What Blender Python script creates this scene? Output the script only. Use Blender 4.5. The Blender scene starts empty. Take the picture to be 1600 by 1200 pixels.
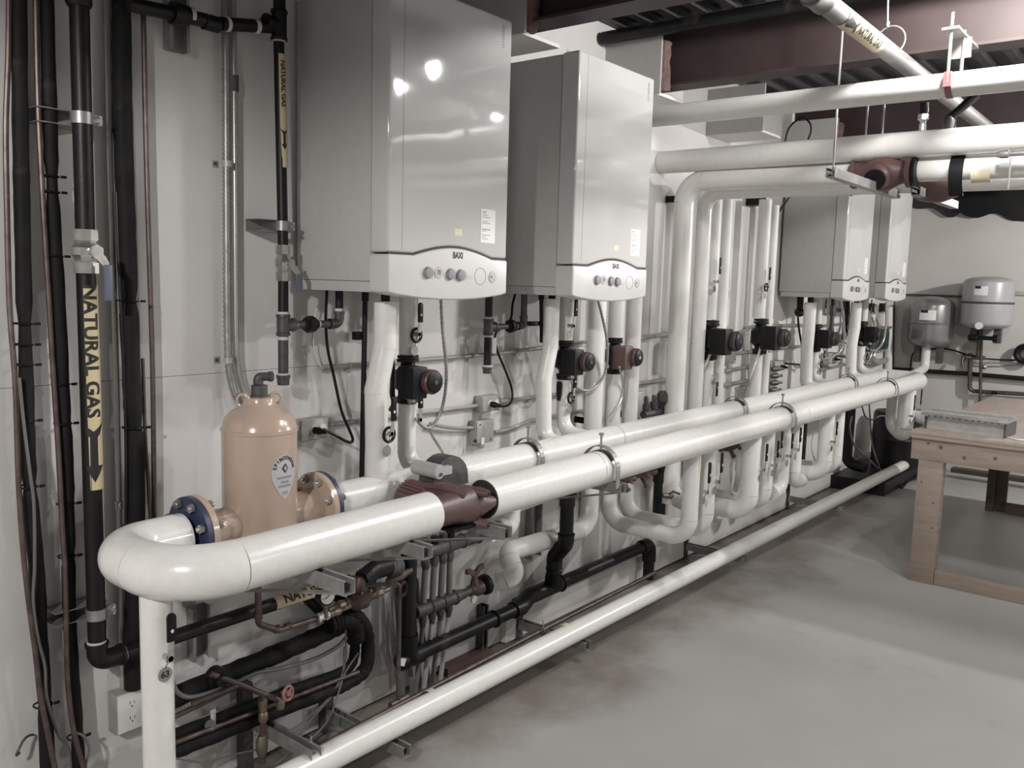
import bpy, bmesh, math, random
from mathutils import Vector, Matrix
random.seed(7)
SC = bpy.context.scene
COL = SC.collection
PI = math.pi

# ------------------------------------------------------------------ camera, world, lamps, exposure
cam = bpy.data.cameras.new('camera'); cam_o = bpy.data.objects.new('camera', cam); COL.objects.link(cam_o)
cam.sensor_width = 36.0; cam.sensor_fit = 'HORIZONTAL'
cam.lens = 1355.3 / 1600 * 36.0
cam.clip_start = 0.02; cam.clip_end = 60
YAW, PITCH, ROLL = math.radians(38.61), math.radians(-6.72), math.radians(1.60)
f_ = Vector((math.cos(PITCH)*math.cos(YAW), math.cos(PITCH)*math.sin(YAW), math.sin(PITCH)))
r_ = Vector((math.sin(YAW), -math.cos(YAW), 0)); u_ = r_.cross(f_)
rr = r_*math.cos(ROLL) + u_*math.sin(ROLL); uu = -r_*math.sin(ROLL) + u_*math.cos(ROLL)
M = Matrix(((rr.x, uu.x, -f_.x, 0), (rr.y, uu.y, -f_.y, -2.545), (rr.z, uu.z, -f_.z, 1.752), (0, 0, 0, 1)))
cam_o.matrix_world = M
SC.camera = cam_o

w = bpy.data.worlds.new('world'); SC.world = w; w.use_nodes = True
w.node_tree.nodes['Background'].inputs[0].default_value = (0.9, 0.93, 1.0, 1)
w.node_tree.nodes['Background'].inputs[1].default_value = 0.012

SC.view_settings.view_transform = 'Standard'; SC.view_settings.look = 'None'
SC.view_settings.gamma = 1.0; SC.view_settings.use_curve_mapping = False
SC.view_settings.exposure = 0.1

def lamp(loc, watts, radius=0.06, col=(1, 0.98, 0.962)):
    l = bpy.data.lights.new('bulb_or_fill_light', 'POINT'); l.energy = watts; l.shadow_soft_size = radius; l.color = col
    o = bpy.data.objects.new('bulb_or_fill_light', l); o.location = loc; COL.objects.link(o)
LAMPS = [((3.45, -1.87, 2.94), 72), ((3.62, -2.42, 2.95), 66), ((4.75, -2.15, 2.93), 72), ((7.6, -3.4, 2.6), 290), ((-1.45, -2.3, 2.86), 285), ((4.5, -5.6, 2.9), 95)]  # second lamp added for an extra highlight, last two added unseen as fill
for p, e in LAMPS: lamp(p, e)

# ------------------------------------------------------------------ materials
def mat(name, col, rough=0.5, metal=0.0, var=0.0, vscale=8.0, bump=0.0, bscale=60.0, coat=0.0, spec=0.5, dark=None, dscale=3.0, dthr=0.6, stretch=None):
    m = bpy.data.materials.new(name); m.use_nodes = True
    nt = m.node_tree; b = nt.nodes['Principled BSDF']
    b.inputs['Roughness'].default_value = rough; b.inputs['Metallic'].default_value = metal
    b.inputs['Coat Weight'].default_value = coat; b.inputs['Coat Roughness'].default_value = 0.12
    b.inputs['Specular IOR Level'].default_value = spec
    b.inputs['Base Color'].default_value = (*col, 1)
    tc = nt.nodes.new('ShaderNodeTexCoord')
    src = tc.outputs['Object']
    if stretch:
        mp = nt.nodes.new('ShaderNodeMapping'); mp.inputs['Scale'].default_value = stretch
        nt.links.new(src, mp.inputs['Vector']); src = mp.outputs['Vector']
    cur = None
    if var > 0:
        n = nt.nodes.new('ShaderNodeTexNoise'); n.inputs['Scale'].default_value = vscale; n.inputs['Detail'].default_value = 6
        nt.links.new(src, n.inputs['Vector'])
        r = nt.nodes.new('ShaderNodeValToRGB')
        r.color_ramp.elements[0].position = 0.3; r.color_ramp.elements[1].position = 0.7
        r.color_ramp.elements[0].color = (*[c*(1-var) for c in col], 1); r.color_ramp.elements[1].color = (*[min(1, c*(1+var*0.6)) for c in col], 1)
        nt.links.new(n.outputs['Fac'], r.inputs['Fac']); cur = r.outputs['Color']
    if dark:
        n2 = nt.nodes.new('ShaderNodeTexNoise'); n2.inputs['Scale'].default_value = dscale; n2.inputs['Detail'].default_value = 8; n2.inputs['Roughness'].default_value = 0.65
        nt.links.new(src, n2.inputs['Vector'])
        r2 = nt.nodes.new('ShaderNodeValToRGB'); r2.color_ramp.elements[0].position = dthr; r2.color_ramp.elements[1].position = min(1, dthr+0.15)
        r2.color_ramp.elements[0].color = (0, 0, 0, 1); r2.color_ramp.elements[1].color = (1, 1, 1, 1)
        nt.links.new(n2.outputs['Fac'], r2.inputs['Fac'])
        mx = nt.nodes.new('ShaderNodeMix'); mx.data_type = 'RGBA'
        nt.links.new(r2.outputs['Color'], mx.inputs['Factor'])
        if cur: nt.links.new(cur, mx.inputs['A'])
        else: mx.inputs['A'].default_value = (*col, 1)
        mx.inputs['B'].default_value = (*dark, 1); cur = mx.outputs['Result']
    if cur: nt.links.new(cur, b.inputs['Base Color'])
    if bump > 0:
        n3 = nt.nodes.new('ShaderNodeTexNoise'); n3.inputs['Scale'].default_value = bscale; n3.inputs['Detail'].default_value = 4
        nt.links.new(src, n3.inputs['Vector'])
        bp = nt.nodes.new('ShaderNodeBump'); bp.inputs['Strength'].default_value = bump; bp.inputs['Distance'].default_value = 0.01
        nt.links.new(n3.outputs['Fac'], bp.inputs['Height']); nt.links.new(bp.outputs['Normal'], b.inputs['Normal'])
    return m

MT = dict(
 wall=mat('wall_paint', (0.62, 0.605, 0.59), 0.6, var=0.06, vscale=3, bump=0.05, bscale=90, dark=(0.42, 0.40, 0.38), dscale=5, dthr=0.72),
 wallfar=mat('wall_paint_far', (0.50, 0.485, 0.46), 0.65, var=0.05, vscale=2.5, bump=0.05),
 floor=mat('painted_concrete', (0.365, 0.36, 0.345), 0.42, var=0.07, vscale=2.0, bump=0.04, bscale=25, dark=(0.29, 0.262, 0.23), dscale=1.6, dthr=0.60),
 deck=mat('deck_steel', (0.075, 0.075, 0.075), 0.5, metal=0.3, var=0.3, vscale=4),
 beam=mat('red_oxide_primer', (0.046, 0.030, 0.029), 0.6, var=0.25, vscale=5),
 pvc=mat('pvc_jacket', (0.72, 0.71, 0.685), 0.27, var=0.04, vscale=40, bump=0.02, bscale=120, coat=0.25),
 pvcm=mat('pvc_jacket_matt', (0.68, 0.67, 0.65), 0.42, var=0.04, vscale=20),
 seam=mat('seam_tape', (0.50, 0.49, 0.47), 0.4),
 enamel=mat('white_enamel', (0.50, 0.497, 0.49), 0.05, var=0.015, vscale=5),
 casing=mat('casing_sheet', (0.44, 0.43, 0.42), 0.4, var=0.04, vscale=30),
 panel=mat('panel_plastic', (0.54, 0.535, 0.525), 0.32),
 knob=mat('knob_grey', (0.22, 0.22, 0.22), 0.4), knobl=mat('knob_light', (0.42, 0.42, 0.41), 0.35),
 dark=mat('dark_gap', (0.02, 0.02, 0.02), 0.6),
 black=mat('black_plastic', (0.007, 0.007, 0.0075), 0.42, spec=0.25),
 steel=mat('black_iron', (0.010, 0.0095, 0.0095), 0.42, spec=0.3, var=0.4, vscale=30, bump=0.05, bscale=80),
 iron=mat('grey_iron', (0.075, 0.072, 0.07), 0.5, metal=0.2, var=0.35, vscale=30),
 foam=mat('black_foam', (0.009, 0.0087, 0.0085), 0.7, spec=0.25, var=0.4, vscale=20, bump=0.15, bscale=40, dark=(0.04, 0.037, 0.035), dscale=9, dthr=0.60),
 abs=mat('abs_pipe', (0.008, 0.008, 0.0085), 0.4, spec=0.28, var=0.2, vscale=15, dark=(0.045, 0.04, 0.037), dscale=8, dthr=0.58),
 copper=mat('aged_copper', (0.115, 0.088, 0.08), 0.42, metal=0.55, var=0.3, vscale=25, dark=(0.06, 0.047, 0.043), dscale=14, dthr=0.52),
 galv=mat('galvanised', (0.34, 0.335, 0.325), 0.42, metal=0.6, var=0.22, vscale=25, bump=0.03),
 cond=mat('conduit_steel', (0.46, 0.45, 0.43), 0.35, metal=0.65, var=0.12, vscale=18),
 zinc=mat('zinc_box', (0.40, 0.39, 0.37), 0.5, metal=0.35, var=0.15, vscale=20),
 chrome=mat('nickel', (0.55, 0.54, 0.52), 0.25, metal=0.85, var=0.2, vscale=40),
 brass=mat('dull_brass', (0.20, 0.175, 0.135), 0.4, metal=0.6, var=0.3, vscale=40),
 teflon=mat('thread_tape', (0.55, 0.54, 0.52), 0.7),
 tan=mat('tan_enamel', (0.44, 0.338, 0.273), 0.22, var=0.03, vscale=20, coat=0.3),
 blueg=mat('blue_gasket', (0.035, 0.045, 0.09), 0.4),
 bluehandle=mat('blue_vinyl', (0.115, 0.132, 0.18), 0.4),
 red=mat('red_casting', (0.108, 0.060, 0.058), 0.42, var=0.2, vscale=14, bump=0.06, bscale=60),
 redfin=mat('red_fin', (0.20, 0.115, 0.11), 0.5), tube=mat('grey_loop_tube', (0.17, 0.165, 0.155), 0.4, var=0.15, vscale=20), valveb=mat('brown_bronze', (0.10, 0.068, 0.058), 0.5, metal=0.3, var=0.3, vscale=30),
 redl=mat('red_handwheel', (0.27, 0.13, 0.13), 0.45, var=0.2, vscale=30),
 yellow=mat('label_yellow', (0.56, 0.47, 0.29), 0.5, var=0.05),
 ylw2=mat('label_pale_yellow', (0.62, 0.58, 0.42), 0.6),
 white=mat('label_white', (0.72, 0.71, 0.69), 0.5), grey=mat('label_grey', (0.42, 0.43, 0.44), 0.5),
 ink=mat('ink', (0.015, 0.014, 0.013), 0.6), inkg=mat('ink_grey', (0.24, 0.235, 0.23), 0.6), inkr=mat('display_red', (0.28, 0.10, 0.09), 0.5),
 plate=mat('outlet_white', (0.66, 0.65, 0.63), 0.35),
 wood=mat('spruce', (0.27, 0.215, 0.18), 0.6, var=0.16, vscale=3.5, stretch=(1.5, 1.5, 10), dark=(0.19, 0.125, 0.09), dscale=1.3, dthr=0.72),
 woodh=mat('spruce_rail', (0.28, 0.222, 0.185), 0.6, var=0.16, vscale=3.5, stretch=(10, 1.5, 10), dark=(0.19, 0.125, 0.09), dscale=1.3, dthr=0.72),
 ply=mat('plywood', (0.31, 0.26, 0.23), 0.6, var=0.12, vscale=3, stretch=(1, 6, 6), dark=(0.26, 0.19, 0.15), dscale=2, dthr=0.7),
 woodh2=mat('spruce_cross', (0.28, 0.222, 0.185), 0.6, var=0.16, vscale=3.5, stretch=(10, 1.5, 10), dark=(0.19, 0.125, 0.09), dscale=1.3, dthr=0.72), knotw=mat('wood_knot', (0.12, 0.075, 0.055), 0.7), irong=mat('grey_painted_pipe', (0.15, 0.145, 0.14), 0.5, var=0.2, vscale=10),
 woodd=mat('dark_wood', (0.075, 0.052, 0.042), 0.7, var=0.3, vscale=6),  # darker brown, for the far table legs, far rail and plank
 tank=mat('tank_metallic', (0.24, 0.24, 0.235), 0.25, metal=0.5, var=0.1, vscale=8),
 tankl=mat('tank_grey_enamel', (0.33, 0.335, 0.335), 0.35, var=0.04, vscale=8),
 wire=mat('grey_wire', (0.13, 0.125, 0.12), 0.5), pex=mat('clear_tube', (0.42, 0.41, 0.39), 0.35),
 green=mat('green_board', (0.03, 0.06, 0.045), 0.5), pink=mat('pink_insulation', (0.17, 0.108, 0.10), 0.9, var=0.3, vscale=30, bump=0.4, bscale=60),
 poly=mat('dark_poly_sheet', (0.012, 0.012, 0.012), 0.35, bump=0.3, bscale=6),
)

def floor_stains(m):
    nt = m.node_tree; b = nt.nodes['Principled BSDF']; L = nt.links
    base = b.inputs['Base Color'].links[0].from_socket
    tc = nt.nodes.new('ShaderNodeTexCoord'); sp = nt.nodes.new('ShaderNodeSeparateXYZ'); L.new(tc.outputs['Object'], sp.inputs[0])
    n = nt.nodes.new('ShaderNodeTexNoise'); n.inputs['Scale'].default_value = 1.7; n.inputs['Detail'].default_value = 9; n.inputs['Roughness'].default_value = 0.62
    L.new(tc.outputs['Object'], n.inputs['Vector'])
    mr = nt.nodes.new('ShaderNodeMapRange'); mr.inputs['From Min'].default_value = 2.35; mr.inputs['From Max'].default_value = 3.3; mr.inputs['To Min'].default_value = -0.26; mr.inputs['To Max'].default_value = 0.32
    L.new(sp.outputs['Y'], mr.inputs['Value'])
    ad = nt.nodes.new('ShaderNodeMath'); ad.operation = 'ADD'; L.new(n.outputs['Fac'], ad.inputs[0]); L.new(mr.outputs[0], ad.inputs[1])
    r = nt.nodes.new('ShaderNodeValToRGB'); r.color_ramp.elements[0].position = 0.46; r.color_ramp.elements[1].position = 0.72
    r.color_ramp.elements[0].color = (0, 0, 0, 1); r.color_ramp.elements[1].color = (0.85, 0.85, 0.85, 1); L.new(ad.outputs[0], r.inputs['Fac'])
    mx = nt.nodes.new('ShaderNodeMix'); mx.data_type = 'RGBA'; L.new(r.outputs['Color'], mx.inputs['Factor']); L.new(base, mx.inputs['A']); mx.inputs['B'].default_value = (0.185, 0.16, 0.135, 1)
    L.new(mx.outputs['Result'], b.inputs['Base Color'])
floor_stains(MT['floor'])

# ------------------------------------------------------------------ mesh builder
class MB:
    def __init__(s): s.v = []; s.f = []; s.sm = []
    def add(s, vs, fs, smooth=True):
        n = len(s.v); s.v += [tuple(v) for v in vs]
        for f in fs: s.f.append(tuple(i+n for i in f)); s.sm.append(smooth)
        return s
    def box(s, a, b, R=None, c=None):
        x0, y0, z0 = [min(p, q) for p, q in zip(a, b)]; x1, y1, z1 = [max(p, q) for p, q in zip(a, b)]
        vs = [Vector(p) for p in ((x0,y0,z0),(x1,y0,z0),(x1,y1,z0),(x0,y1,z0),(x0,y0,z1),(x1,y0,z1),(x1,y1,z1),(x0,y1,z1))]
        if R is not None:
            c = Vector(c); vs = [R @ v + c for v in vs]
        return s.add(vs, [(0,3,2,1),(4,5,6,7),(0,1,5,4),(1,2,6,5),(2,3,7,6),(3,0,4,7)], False)
    def tube(s, pts, r, seg=12, cap=True, rs=None):
        pts = [Vector(p) for p in pts]; P = [pts[0]]
        for p in pts[1:]:
            if (p-P[-1]).length > 1e-6: P.append(p)
        pts = P; n = len(pts)
        T = []
        for i in range(n):
            a = pts[max(0, i-1)]; b = pts[min(n-1, i+1)]; T.append((b-a).normalized())
        up = Vector((0, 0, 1)) if abs(T[0].z) < 0.9 else Vector((1, 0, 0))
        N = (up - T[0]*up.dot(T[0])).normalized(); vs = []
        for i in range(n):
            if i:
                N = (N - T[i]*N.dot(T[i])).normalized()
            B = T[i].cross(N); k = 1.0
            if 0 < i < n-1:
                cs = (pts[i]-pts[i-1]).normalized().dot(T[i]); k = 1.0
            ri = rs[i] if rs else r
            for j in range(seg):
                a = 2*PI*j/seg; vs.append(pts[i] + (N*math.cos(a) + B*math.sin(a))*ri)
        fs = []
        for i in range(n-1):
            for j in range(seg):
                j2 = (j+1) % seg; fs.append((i*seg+j, i*seg+j2, (i+1)*seg+j2, (i+1)*seg+j))
        s.add(vs, fs, True)
        if cap:
            m = len(s.v) - n*seg
            s.f.append(tuple(m+j for j in reversed(range(seg)))); s.sm.append(False)
            s.f.append(tuple(m+(n-1)*seg+j for j in range(seg))); s.sm.append(False)
        return s
    def cyl(s, a, b, r, seg=16, r2=None):
        return s.tube([a, b], r, seg, True, [r, r if r2 is None else r2])
    def lathe(s, o, ax, prof, seg=24):   # prof: list of (along, radius)
        o = Vector(o); ax = Vector(ax).normalized()
        return s.tube2([o+ax*t for t, _ in prof], [max(r, 1e-4) for _, r in prof], ax, seg)
    def tube2(s, pts, rs, ax, seg):
        up = Vector((0, 0, 1)) if abs(ax.z) < 0.9 else Vector((1, 0, 0))
        N = (up - ax*up.dot(ax)).normalized(); B = ax.cross(N); vs = []
        for p, r in zip(pts, rs):
            for j in range(seg):
                a = 2*PI*j/seg; vs.append(p + (N*math.cos(a)+B*math.sin(a))*r)
        n = len(pts); fs = []
        for i in range(n-1):
            for j in range(seg):
                j2 = (j+1) % seg; fs.append((i*seg+j, i*seg+j2, (i+1)*seg+j2, (i+1)*seg+j))
        fs.append(tuple(reversed(range(seg)))); fs.append(tuple((n-1)*seg+j for j in range(seg)))
        return s.add(vs, fs, True)
    def torus(s, c, ax, R, r, seg=24, seg2=8, a0=0, a1=2*PI):
        c = Vector(c); ax = Vector(ax).normalized()
        up = Vector((0, 0, 1)) if abs(ax.z) < 0.9 else Vector((1, 0, 0))
        N = (up - ax*up.dot(ax)).normalized(); B = ax.cross(N)
        full = abs(a1-a0) > 6.28; n = seg + (0 if full else 1)
        vs = []
        for i in range(n):
            a = a0 + (a1-a0)*i/seg; d = N*math.cos(a)+B*math.sin(a)
            for j in range(seg2):
                b = 2*PI*j/seg2; vs.append(c + d*(R+r*math.cos(b)) + ax*r*math.sin(b))
        fs = []
        for i in range(seg):
            i2 = (i+1) % n
            for j in range(seg2):
                j2 = (j+1) % seg2; fs.append((i*seg2+j, i2*seg2+j, i2*seg2+j2, i*seg2+j2))
        s.add(vs, fs, True); return s
    def prism(s, out, o, ux, uy, h):     # outline (2-D) in plane o+ux*a+uy*b, thickness along ux x uy
        o = Vector(o); ux = Vector(ux); uy = Vector(uy); n = ux.cross(uy).normalized()*h
        a = [o+ux*p[0]+uy*p[1] for p in out]; k = len(a)
        fs = [tuple(range(k))[::-1], tuple(range(k, 2*k))] + [(i, (i+1) % k, k+(i+1) % k, k+i) for i in range(k)]
        return s.add(a+[p+n for p in a], fs, False)
    def band(s, p0, ax, r, L, th=0.002, mid=None, span=2*PI, seg=24):   # curved sheet round a pipe axis p0 + ax*L
        p0 = Vector(p0); ax = Vector(ax).normalized(); mid = Vector(mid); mid = (mid-ax*mid.dot(ax)).normalized(); B = ax.cross(mid)
        vs = []
        for i in range(seg+1):
            a = -span/2 + span*i/seg; d = mid*math.cos(a)+B*math.sin(a)
            for q, rad in ((0, r), (L, r), (L, r+th), (0, r+th)): vs.append(p0+ax*q+d*rad)
        fs = []
        for i in range(seg):
            for j in range(4): fs.append((i*4+j, i*4+(j+1) % 4, (i+1)*4+(j+1) % 4, (i+1)*4+j))
        fs += [(3, 2, 1, 0), tuple(seg*4+j for j in range(4))]
        return s.add(vs, fs, True)

def world_loc(o):
    v = Vector((0, 0, 0))
    while o: v = v + o.location; o = o.parent
    return v
def props(o, label=None, cat=None, group=None, kind=None):
    if label: o['label'] = label
    if cat: o['category'] = cat
    if group: o['group'] = group
    if kind: o['kind'] = kind
    return o
def mk(name, mb, m, parent=None, label=None, cat=None, group=None, kind=None, ang=35, bevel=0, bseg=2):
    me = bpy.data.meshes.new(name)
    if parent: off = world_loc(parent); loc = Vector((0, 0, 0))
    else:
        xs = [v[0] for v in mb.v]; ys = [v[1] for v in mb.v]; zs = [v[2] for v in mb.v]
        off = Vector(((min(xs)+max(xs))/2, (min(ys)+max(ys))/2, min(zs))); loc = off
    me.from_pydata([tuple(Vector(v)-off) for v in mb.v], [], mb.f)
    me.polygons.foreach_set('use_smooth', mb.sm)
    bm = bmesh.new(); bm.from_mesh(me); bmesh.ops.recalc_face_normals(bm, faces=bm.faces[:])
    if bevel:
        es = [e for e in bm.edges if len(e.link_faces) == 2 and e.calc_face_angle(0) > 0.6]
        bmesh.ops.bevel(bm, geom=es, offset=bevel, segments=bseg, affect='EDGES', profile=0.6, clamp_overlap=True)
        for f in bm.faces: f.smooth = True
    bm.to_mesh(me); bm.free()
    me.set_sharp_from_angle(angle=math.radians(ang))
    me.materials.append(m)
    o = bpy.data.objects.new(name, me); o.location = loc; COL.objects.link(o)
    if parent: o.parent = parent
    return props(o, label, cat, group, kind)
def thing(name, loc, label, cat, group=None):
    o = bpy.data.objects.new(name, None); o.location = loc; o.empty_display_size = 0.05; COL.objects.link(o)
    return props(o, label, cat, group)
def dup(root, loc, label=None, group=None):
    def cp(o, par):
        c = o.copy(); COL.objects.link(c)
        if par: c.parent = par
        for ch in o.children: cp(ch, c)
        return c
    r = cp(root, None); r.location = loc
    if label: r['label'] = label
    if group: r['group'] = group
    return r
def struct(name, mb, m, **k): return mk(name, mb, m, kind='structure', **k)

def fillet(pts, rad, n=8):
    pts = [Vector(p) for p in pts]; out = [pts[0]]
    for i in range(1, len(pts)-1):
        a, b, c = pts[i-1], pts[i], pts[i+1]; d1 = (a-b).normalized(); d2 = (c-b).normalized()
        ang = d1.angle(d2)
        if ang > PI-0.02: out.append(b); continue
        rd = rad[i-1] if isinstance(rad, (list, tuple)) else rad
        t = min(rd/math.tan(ang/2), (a-b).length*0.49, (c-b).length*0.49); rd = t*math.tan(ang/2)
        p1 = b+d1*t; ctr = b+(d1+d2).normalized()*(rd/math.sin(ang/2)); q1 = p1-ctr; q2 = b+d2*t-ctr
        tot = q1.angle(q2); axis = q1.cross(q2).normalized()
        for k in range(n+1):
            out.append(ctr + Matrix.Rotation(tot*k/n, 3, axis) @ q1)
    out.append(pts[-1]); return out
def smooth_path(pts, n=10):
    P = [Vector(p) for p in pts]; P = [P[0]*2-P[1]]+P+[P[-1]*2-P[-2]]; out = []
    for i in range(1, len(P)-2):
        for k in range(n):
            t = k/n; a, b, c, d = P[i-1], P[i], P[i+1], P[i+2]
            out.append(0.5*((2*b)+(c-a)*t+(2*a-5*b+4*c-d)*t*t+(3*b-a-3*c+d)*t*t*t))
    out.append(P[-2]); return out

# insulated pipe: straight jackets and slightly proud elbow covers are parts, open ends closed by a disc
def ins_pipe(name, label, cat, pts, r, rad, m=None, group=None, seg=28, seams=True, elbows=True, n=10):
    m = m or MT['pvc']; pts = [Vector(p) for p in pts]
    t = thing(name, tuple(pts[0]), label, cat, group)
    cur = pts[0]
    for i in range(1, len(pts)):
        b = pts[i]
        if i == len(pts)-1 or (pts[i-1]-b).normalized().angle((pts[i+1]-b).normalized()) > PI-0.03:
            mk('jacket', MB().tube([cur, b], r, seg), m, t); cur = b; continue
        rd = rad[i-1] if isinstance(rad, (list, tuple)) else rad
        path = fillet([cur, b, pts[i+1]], rd, n)
        p1, p2 = path[1], path[-2]
        if (p1-cur).length > 0.004: mk('jacket', MB().tube([cur, p1], r, seg), m, t)
        e = mk('elbow_cover', MB().tube(path[1:-1], r*1.012+0.0006, seg), m, t)
        cur = p2
    return t
def pipe(name, label, cat, pts, r, rad, m, group=None, seg=14, parent=None, n=6):
    mb = MB().tube(fillet(pts, rad, n) if len(pts) > 2 else pts, r, seg)
    return mk(name, mb, m, parent, label, cat, group)

_font = {}
def text_mesh(txt, size, space=1.0):
    cu = bpy.data.curves.new('t', 'FONT'); cu.body = txt; cu.size = size; cu.align_x = 'CENTER'; cu.align_y = 'CENTER'
    cu.extrude = 0.0; cu.space_character = space; cu.resolution_u = 3; cu.offset = size*0.034
    o = bpy.data.objects.new('t', cu); COL.objects.link(o)
    dg = bpy.context.evaluated_depsgraph_get(); me = bpy.data.meshes.new_from_object(o.evaluated_get(dg))
    vs = [v.co.copy() for v in me.vertices]; fs = [tuple(p.vertices) for p in me.polygons]
    bpy.data.objects.remove(o); bpy.data.curves.remove(cu); bpy.data.meshes.remove(me)
    return vs, fs
def text_flat(txt, size, o, ux, uy, space=1.0, sx=1.0):
    vs, fs = text_mesh(txt, size, space); o = Vector(o); ux = Vector(ux).normalized(); uy = Vector(uy).normalized()
    return MB().add([o+ux*v.x*sx+uy*v.y for v in vs], fs, False)
def wrap2d(vs, fs, p0, ax, r, mid, flip=-1):      # x runs along the pipe axis, y round it
    p0 = Vector(p0); ax = Vector(ax).normalized(); mid = Vector(mid); mid = (mid-ax*mid.dot(ax)).normalized(); B = ax.cross(mid)*flip
    bm = bmesh.new(); bv = [bm.verts.new((v[0], v[1], 0)) for v in vs]
    for f in fs:
        try: bm.faces.new([bv[i] for i in f])
        except ValueError: pass
    bmesh.ops.triangulate(bm, faces=bm.faces[:])
    for _ in range(4):
        es = [e for e in bm.edges if abs(e.verts[0].co.y-e.verts[1].co.y) > r*0.35]
        if not es: break
        bmesh.ops.subdivide_edges(bm, edges=es, cuts=1); bmesh.ops.triangulate(bm, faces=bm.faces[:])
    bm.verts.index_update(); vs = [v.co.copy() for v in bm.verts]; fs = [tuple(v.index for v in f.verts) for f in bm.faces]; bm.free()
    return MB().add([p0+ax*v[0]+(mid*math.cos(v[1]/r)+B*math.sin(v[1]/r))*r for v in vs], fs, True)
def gas_label(parent, p0, ax, r, L, mid, span, txt='NATURAL GAS', size=0.05, sx=1.0, arrow=1, tx=None, ax_c=None, tmid=None):
    s = mk('label_sheet', MB().band(p0, ax, r+0.0006, L, 0.0008, mid, span), MT['yellow'], parent, label='yellow pipe marker with black lettering')
    ax = Vector(ax).normalized(); p0 = Vector(p0); mid = tmid or mid
    vs, fs = text_mesh(txt, size, 1.0)
    tl = max(v.x for v in vs)-min(v.x for v in vs)
    tc = L*0.36 if tx is None else tx
    mk('lettering', wrap2d([(v.x*sx+tc, v.y) for v in vs], fs, p0, ax, r+0.0022, mid), MT['ink'], s)
    if arrow:
        c = L*0.84 if ax_c is None else ax_c; h = size*0.62; l = size*1.55
        out = [(-l, h), (-l+h, h*0.55), (-l+h*1.3, h*0.3), (l*0.45, h*0.3), (l*0.45, h*0.8), (l, 0), (l*0.45, -h*0.8), (l*0.45, -h*0.3), (-l+h*1.3, -h*0.3), (-l+h, -h*0.55), (-l, -h), (-l+h*0.8, 0)]
        mk('arrow', wrap2d([(c+arrow*a, b) for a, b in out], [tuple(range(len(out)))], p0, ax, r+0.0022, mid), MT['ink'], s)
    return s

# ------------------------------------------------------------------ the room
XE = 9.465
struct('floor', MB().box((-3.2, -7.2, -0.1), (XE+0.2, 0.15, 0)), MT['floor'])
wl = thing('wall_left', (0, 0, 0), None, None); wl['kind'] = 'structure'
for z0, z1 in ((0.012, 1.4242), (1.4256, 3.1)):
    mk('drywall_panel', MB().box((-3.2, 0, z0), (XE+0.05, 0.12, z1)), MT['wall'], wl)
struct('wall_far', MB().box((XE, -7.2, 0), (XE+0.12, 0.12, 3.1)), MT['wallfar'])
struct('wall_right', MB().box((-3.2, -7.3, 0), (XE+0.1, -7.2, 3.1)), MT['wall'])
struct('wall_back', MB().box((-3.3, -7.2, 0), (-3.2, 0.1, 3.1)), MT['wall'])
ce = thing('ceiling', (0, 0, 3.1), None, None); ce['kind'] = 'structure'
# corrugated deck, flutes along the wall
mb = MB(); y = -7.2; prof = []
while y < 0.1:
    prof += [(y, 3.068), (y+0.045, 3.068), (y+0.062, 3.106), (y+0.135, 3.106), (y+0.152, 3.068)]; y += 0.152
vs = [(-3.2, a, b) for a, b in prof]+[(XE+0.1, a, b) for a, b in prof]; n = len(prof)
mb.add(vs, [(i, i+1, n+i+1, n+i) for i in range(n-1)], False)
mb.add([(-3.2, -7.2, 3.12), (XE+0.1, -7.2, 3.12), (XE+0.1, 0.12, 3.12), (-3.2, 0.12, 3.12)], [(0, 1, 2, 3)], False)
mk('metal_deck', mb, MT['deck'], ce)
for bx in (-2.0, -0.8, 0.4, 1.6, 2.80, 4.03, 6.42, 7.6, 8.8):
    b = MB()
    b.box((bx-0.065, -7.15, 2.745), (bx+0.065, -0.02, 2.757)); b.box((bx-0.005, -7.15, 2.757), (bx+0.005, -0.02, 3.05)); b.box((bx-0.07, -7.15, 3.05), (bx+0.07, -0.02, 3.064))
    mk('steel_beam', b, MT['beam'], ce)
# drywall boxes round the beam pockets
def soffit(x0, x1, d, zb, zt, n, gap=True):
    t = thing('trim_%d' % n, (x0, 0, zb), None, None); t['kind'] = 'structure'
    mk('side_board', MB().box((x0, -0.001, zb), (x0+0.014, -d, zt)), MT['casing'], t)
    mk('bottom_board', MB().box((x0+0.0145, -0.001, zb), (x1, -d+0.02, zb+0.014)), MT['wall'], t)
    if gap:
        rnd = random.Random(n); zz = [zb+0.02+i*(zt-zb-0.05)/12 for i in range(13)]; ib = MB()
        ib.tube([(x0+0.052+rnd.uniform(-0.006, 0.006), -d+0.012, z) for z in zz], 0.03, 10, True, [0.034+rnd.uniform(-0.005, 0.005) for z in zz])
        mk('insulation', ib, MT['pink'], t, label='pink fibrous insulation')
soffit(2.70, 2.96, 0.40, 2.70, 3.04, 1)
soffit(3.88, 4.16, 0.325, 2.695, 2.975, 2)
soffit(5.04, 5.36, 0.37, 2.685, 2.96, 3, False)
soffit(6.24, 6.58, 0.40, 2.70, 2.95, 4)
struct('baseboard_left', MB().box((3.15, -0.001, 0.012), (XE-0.01, -0.035, 0.15)), MT['wall'])
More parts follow.
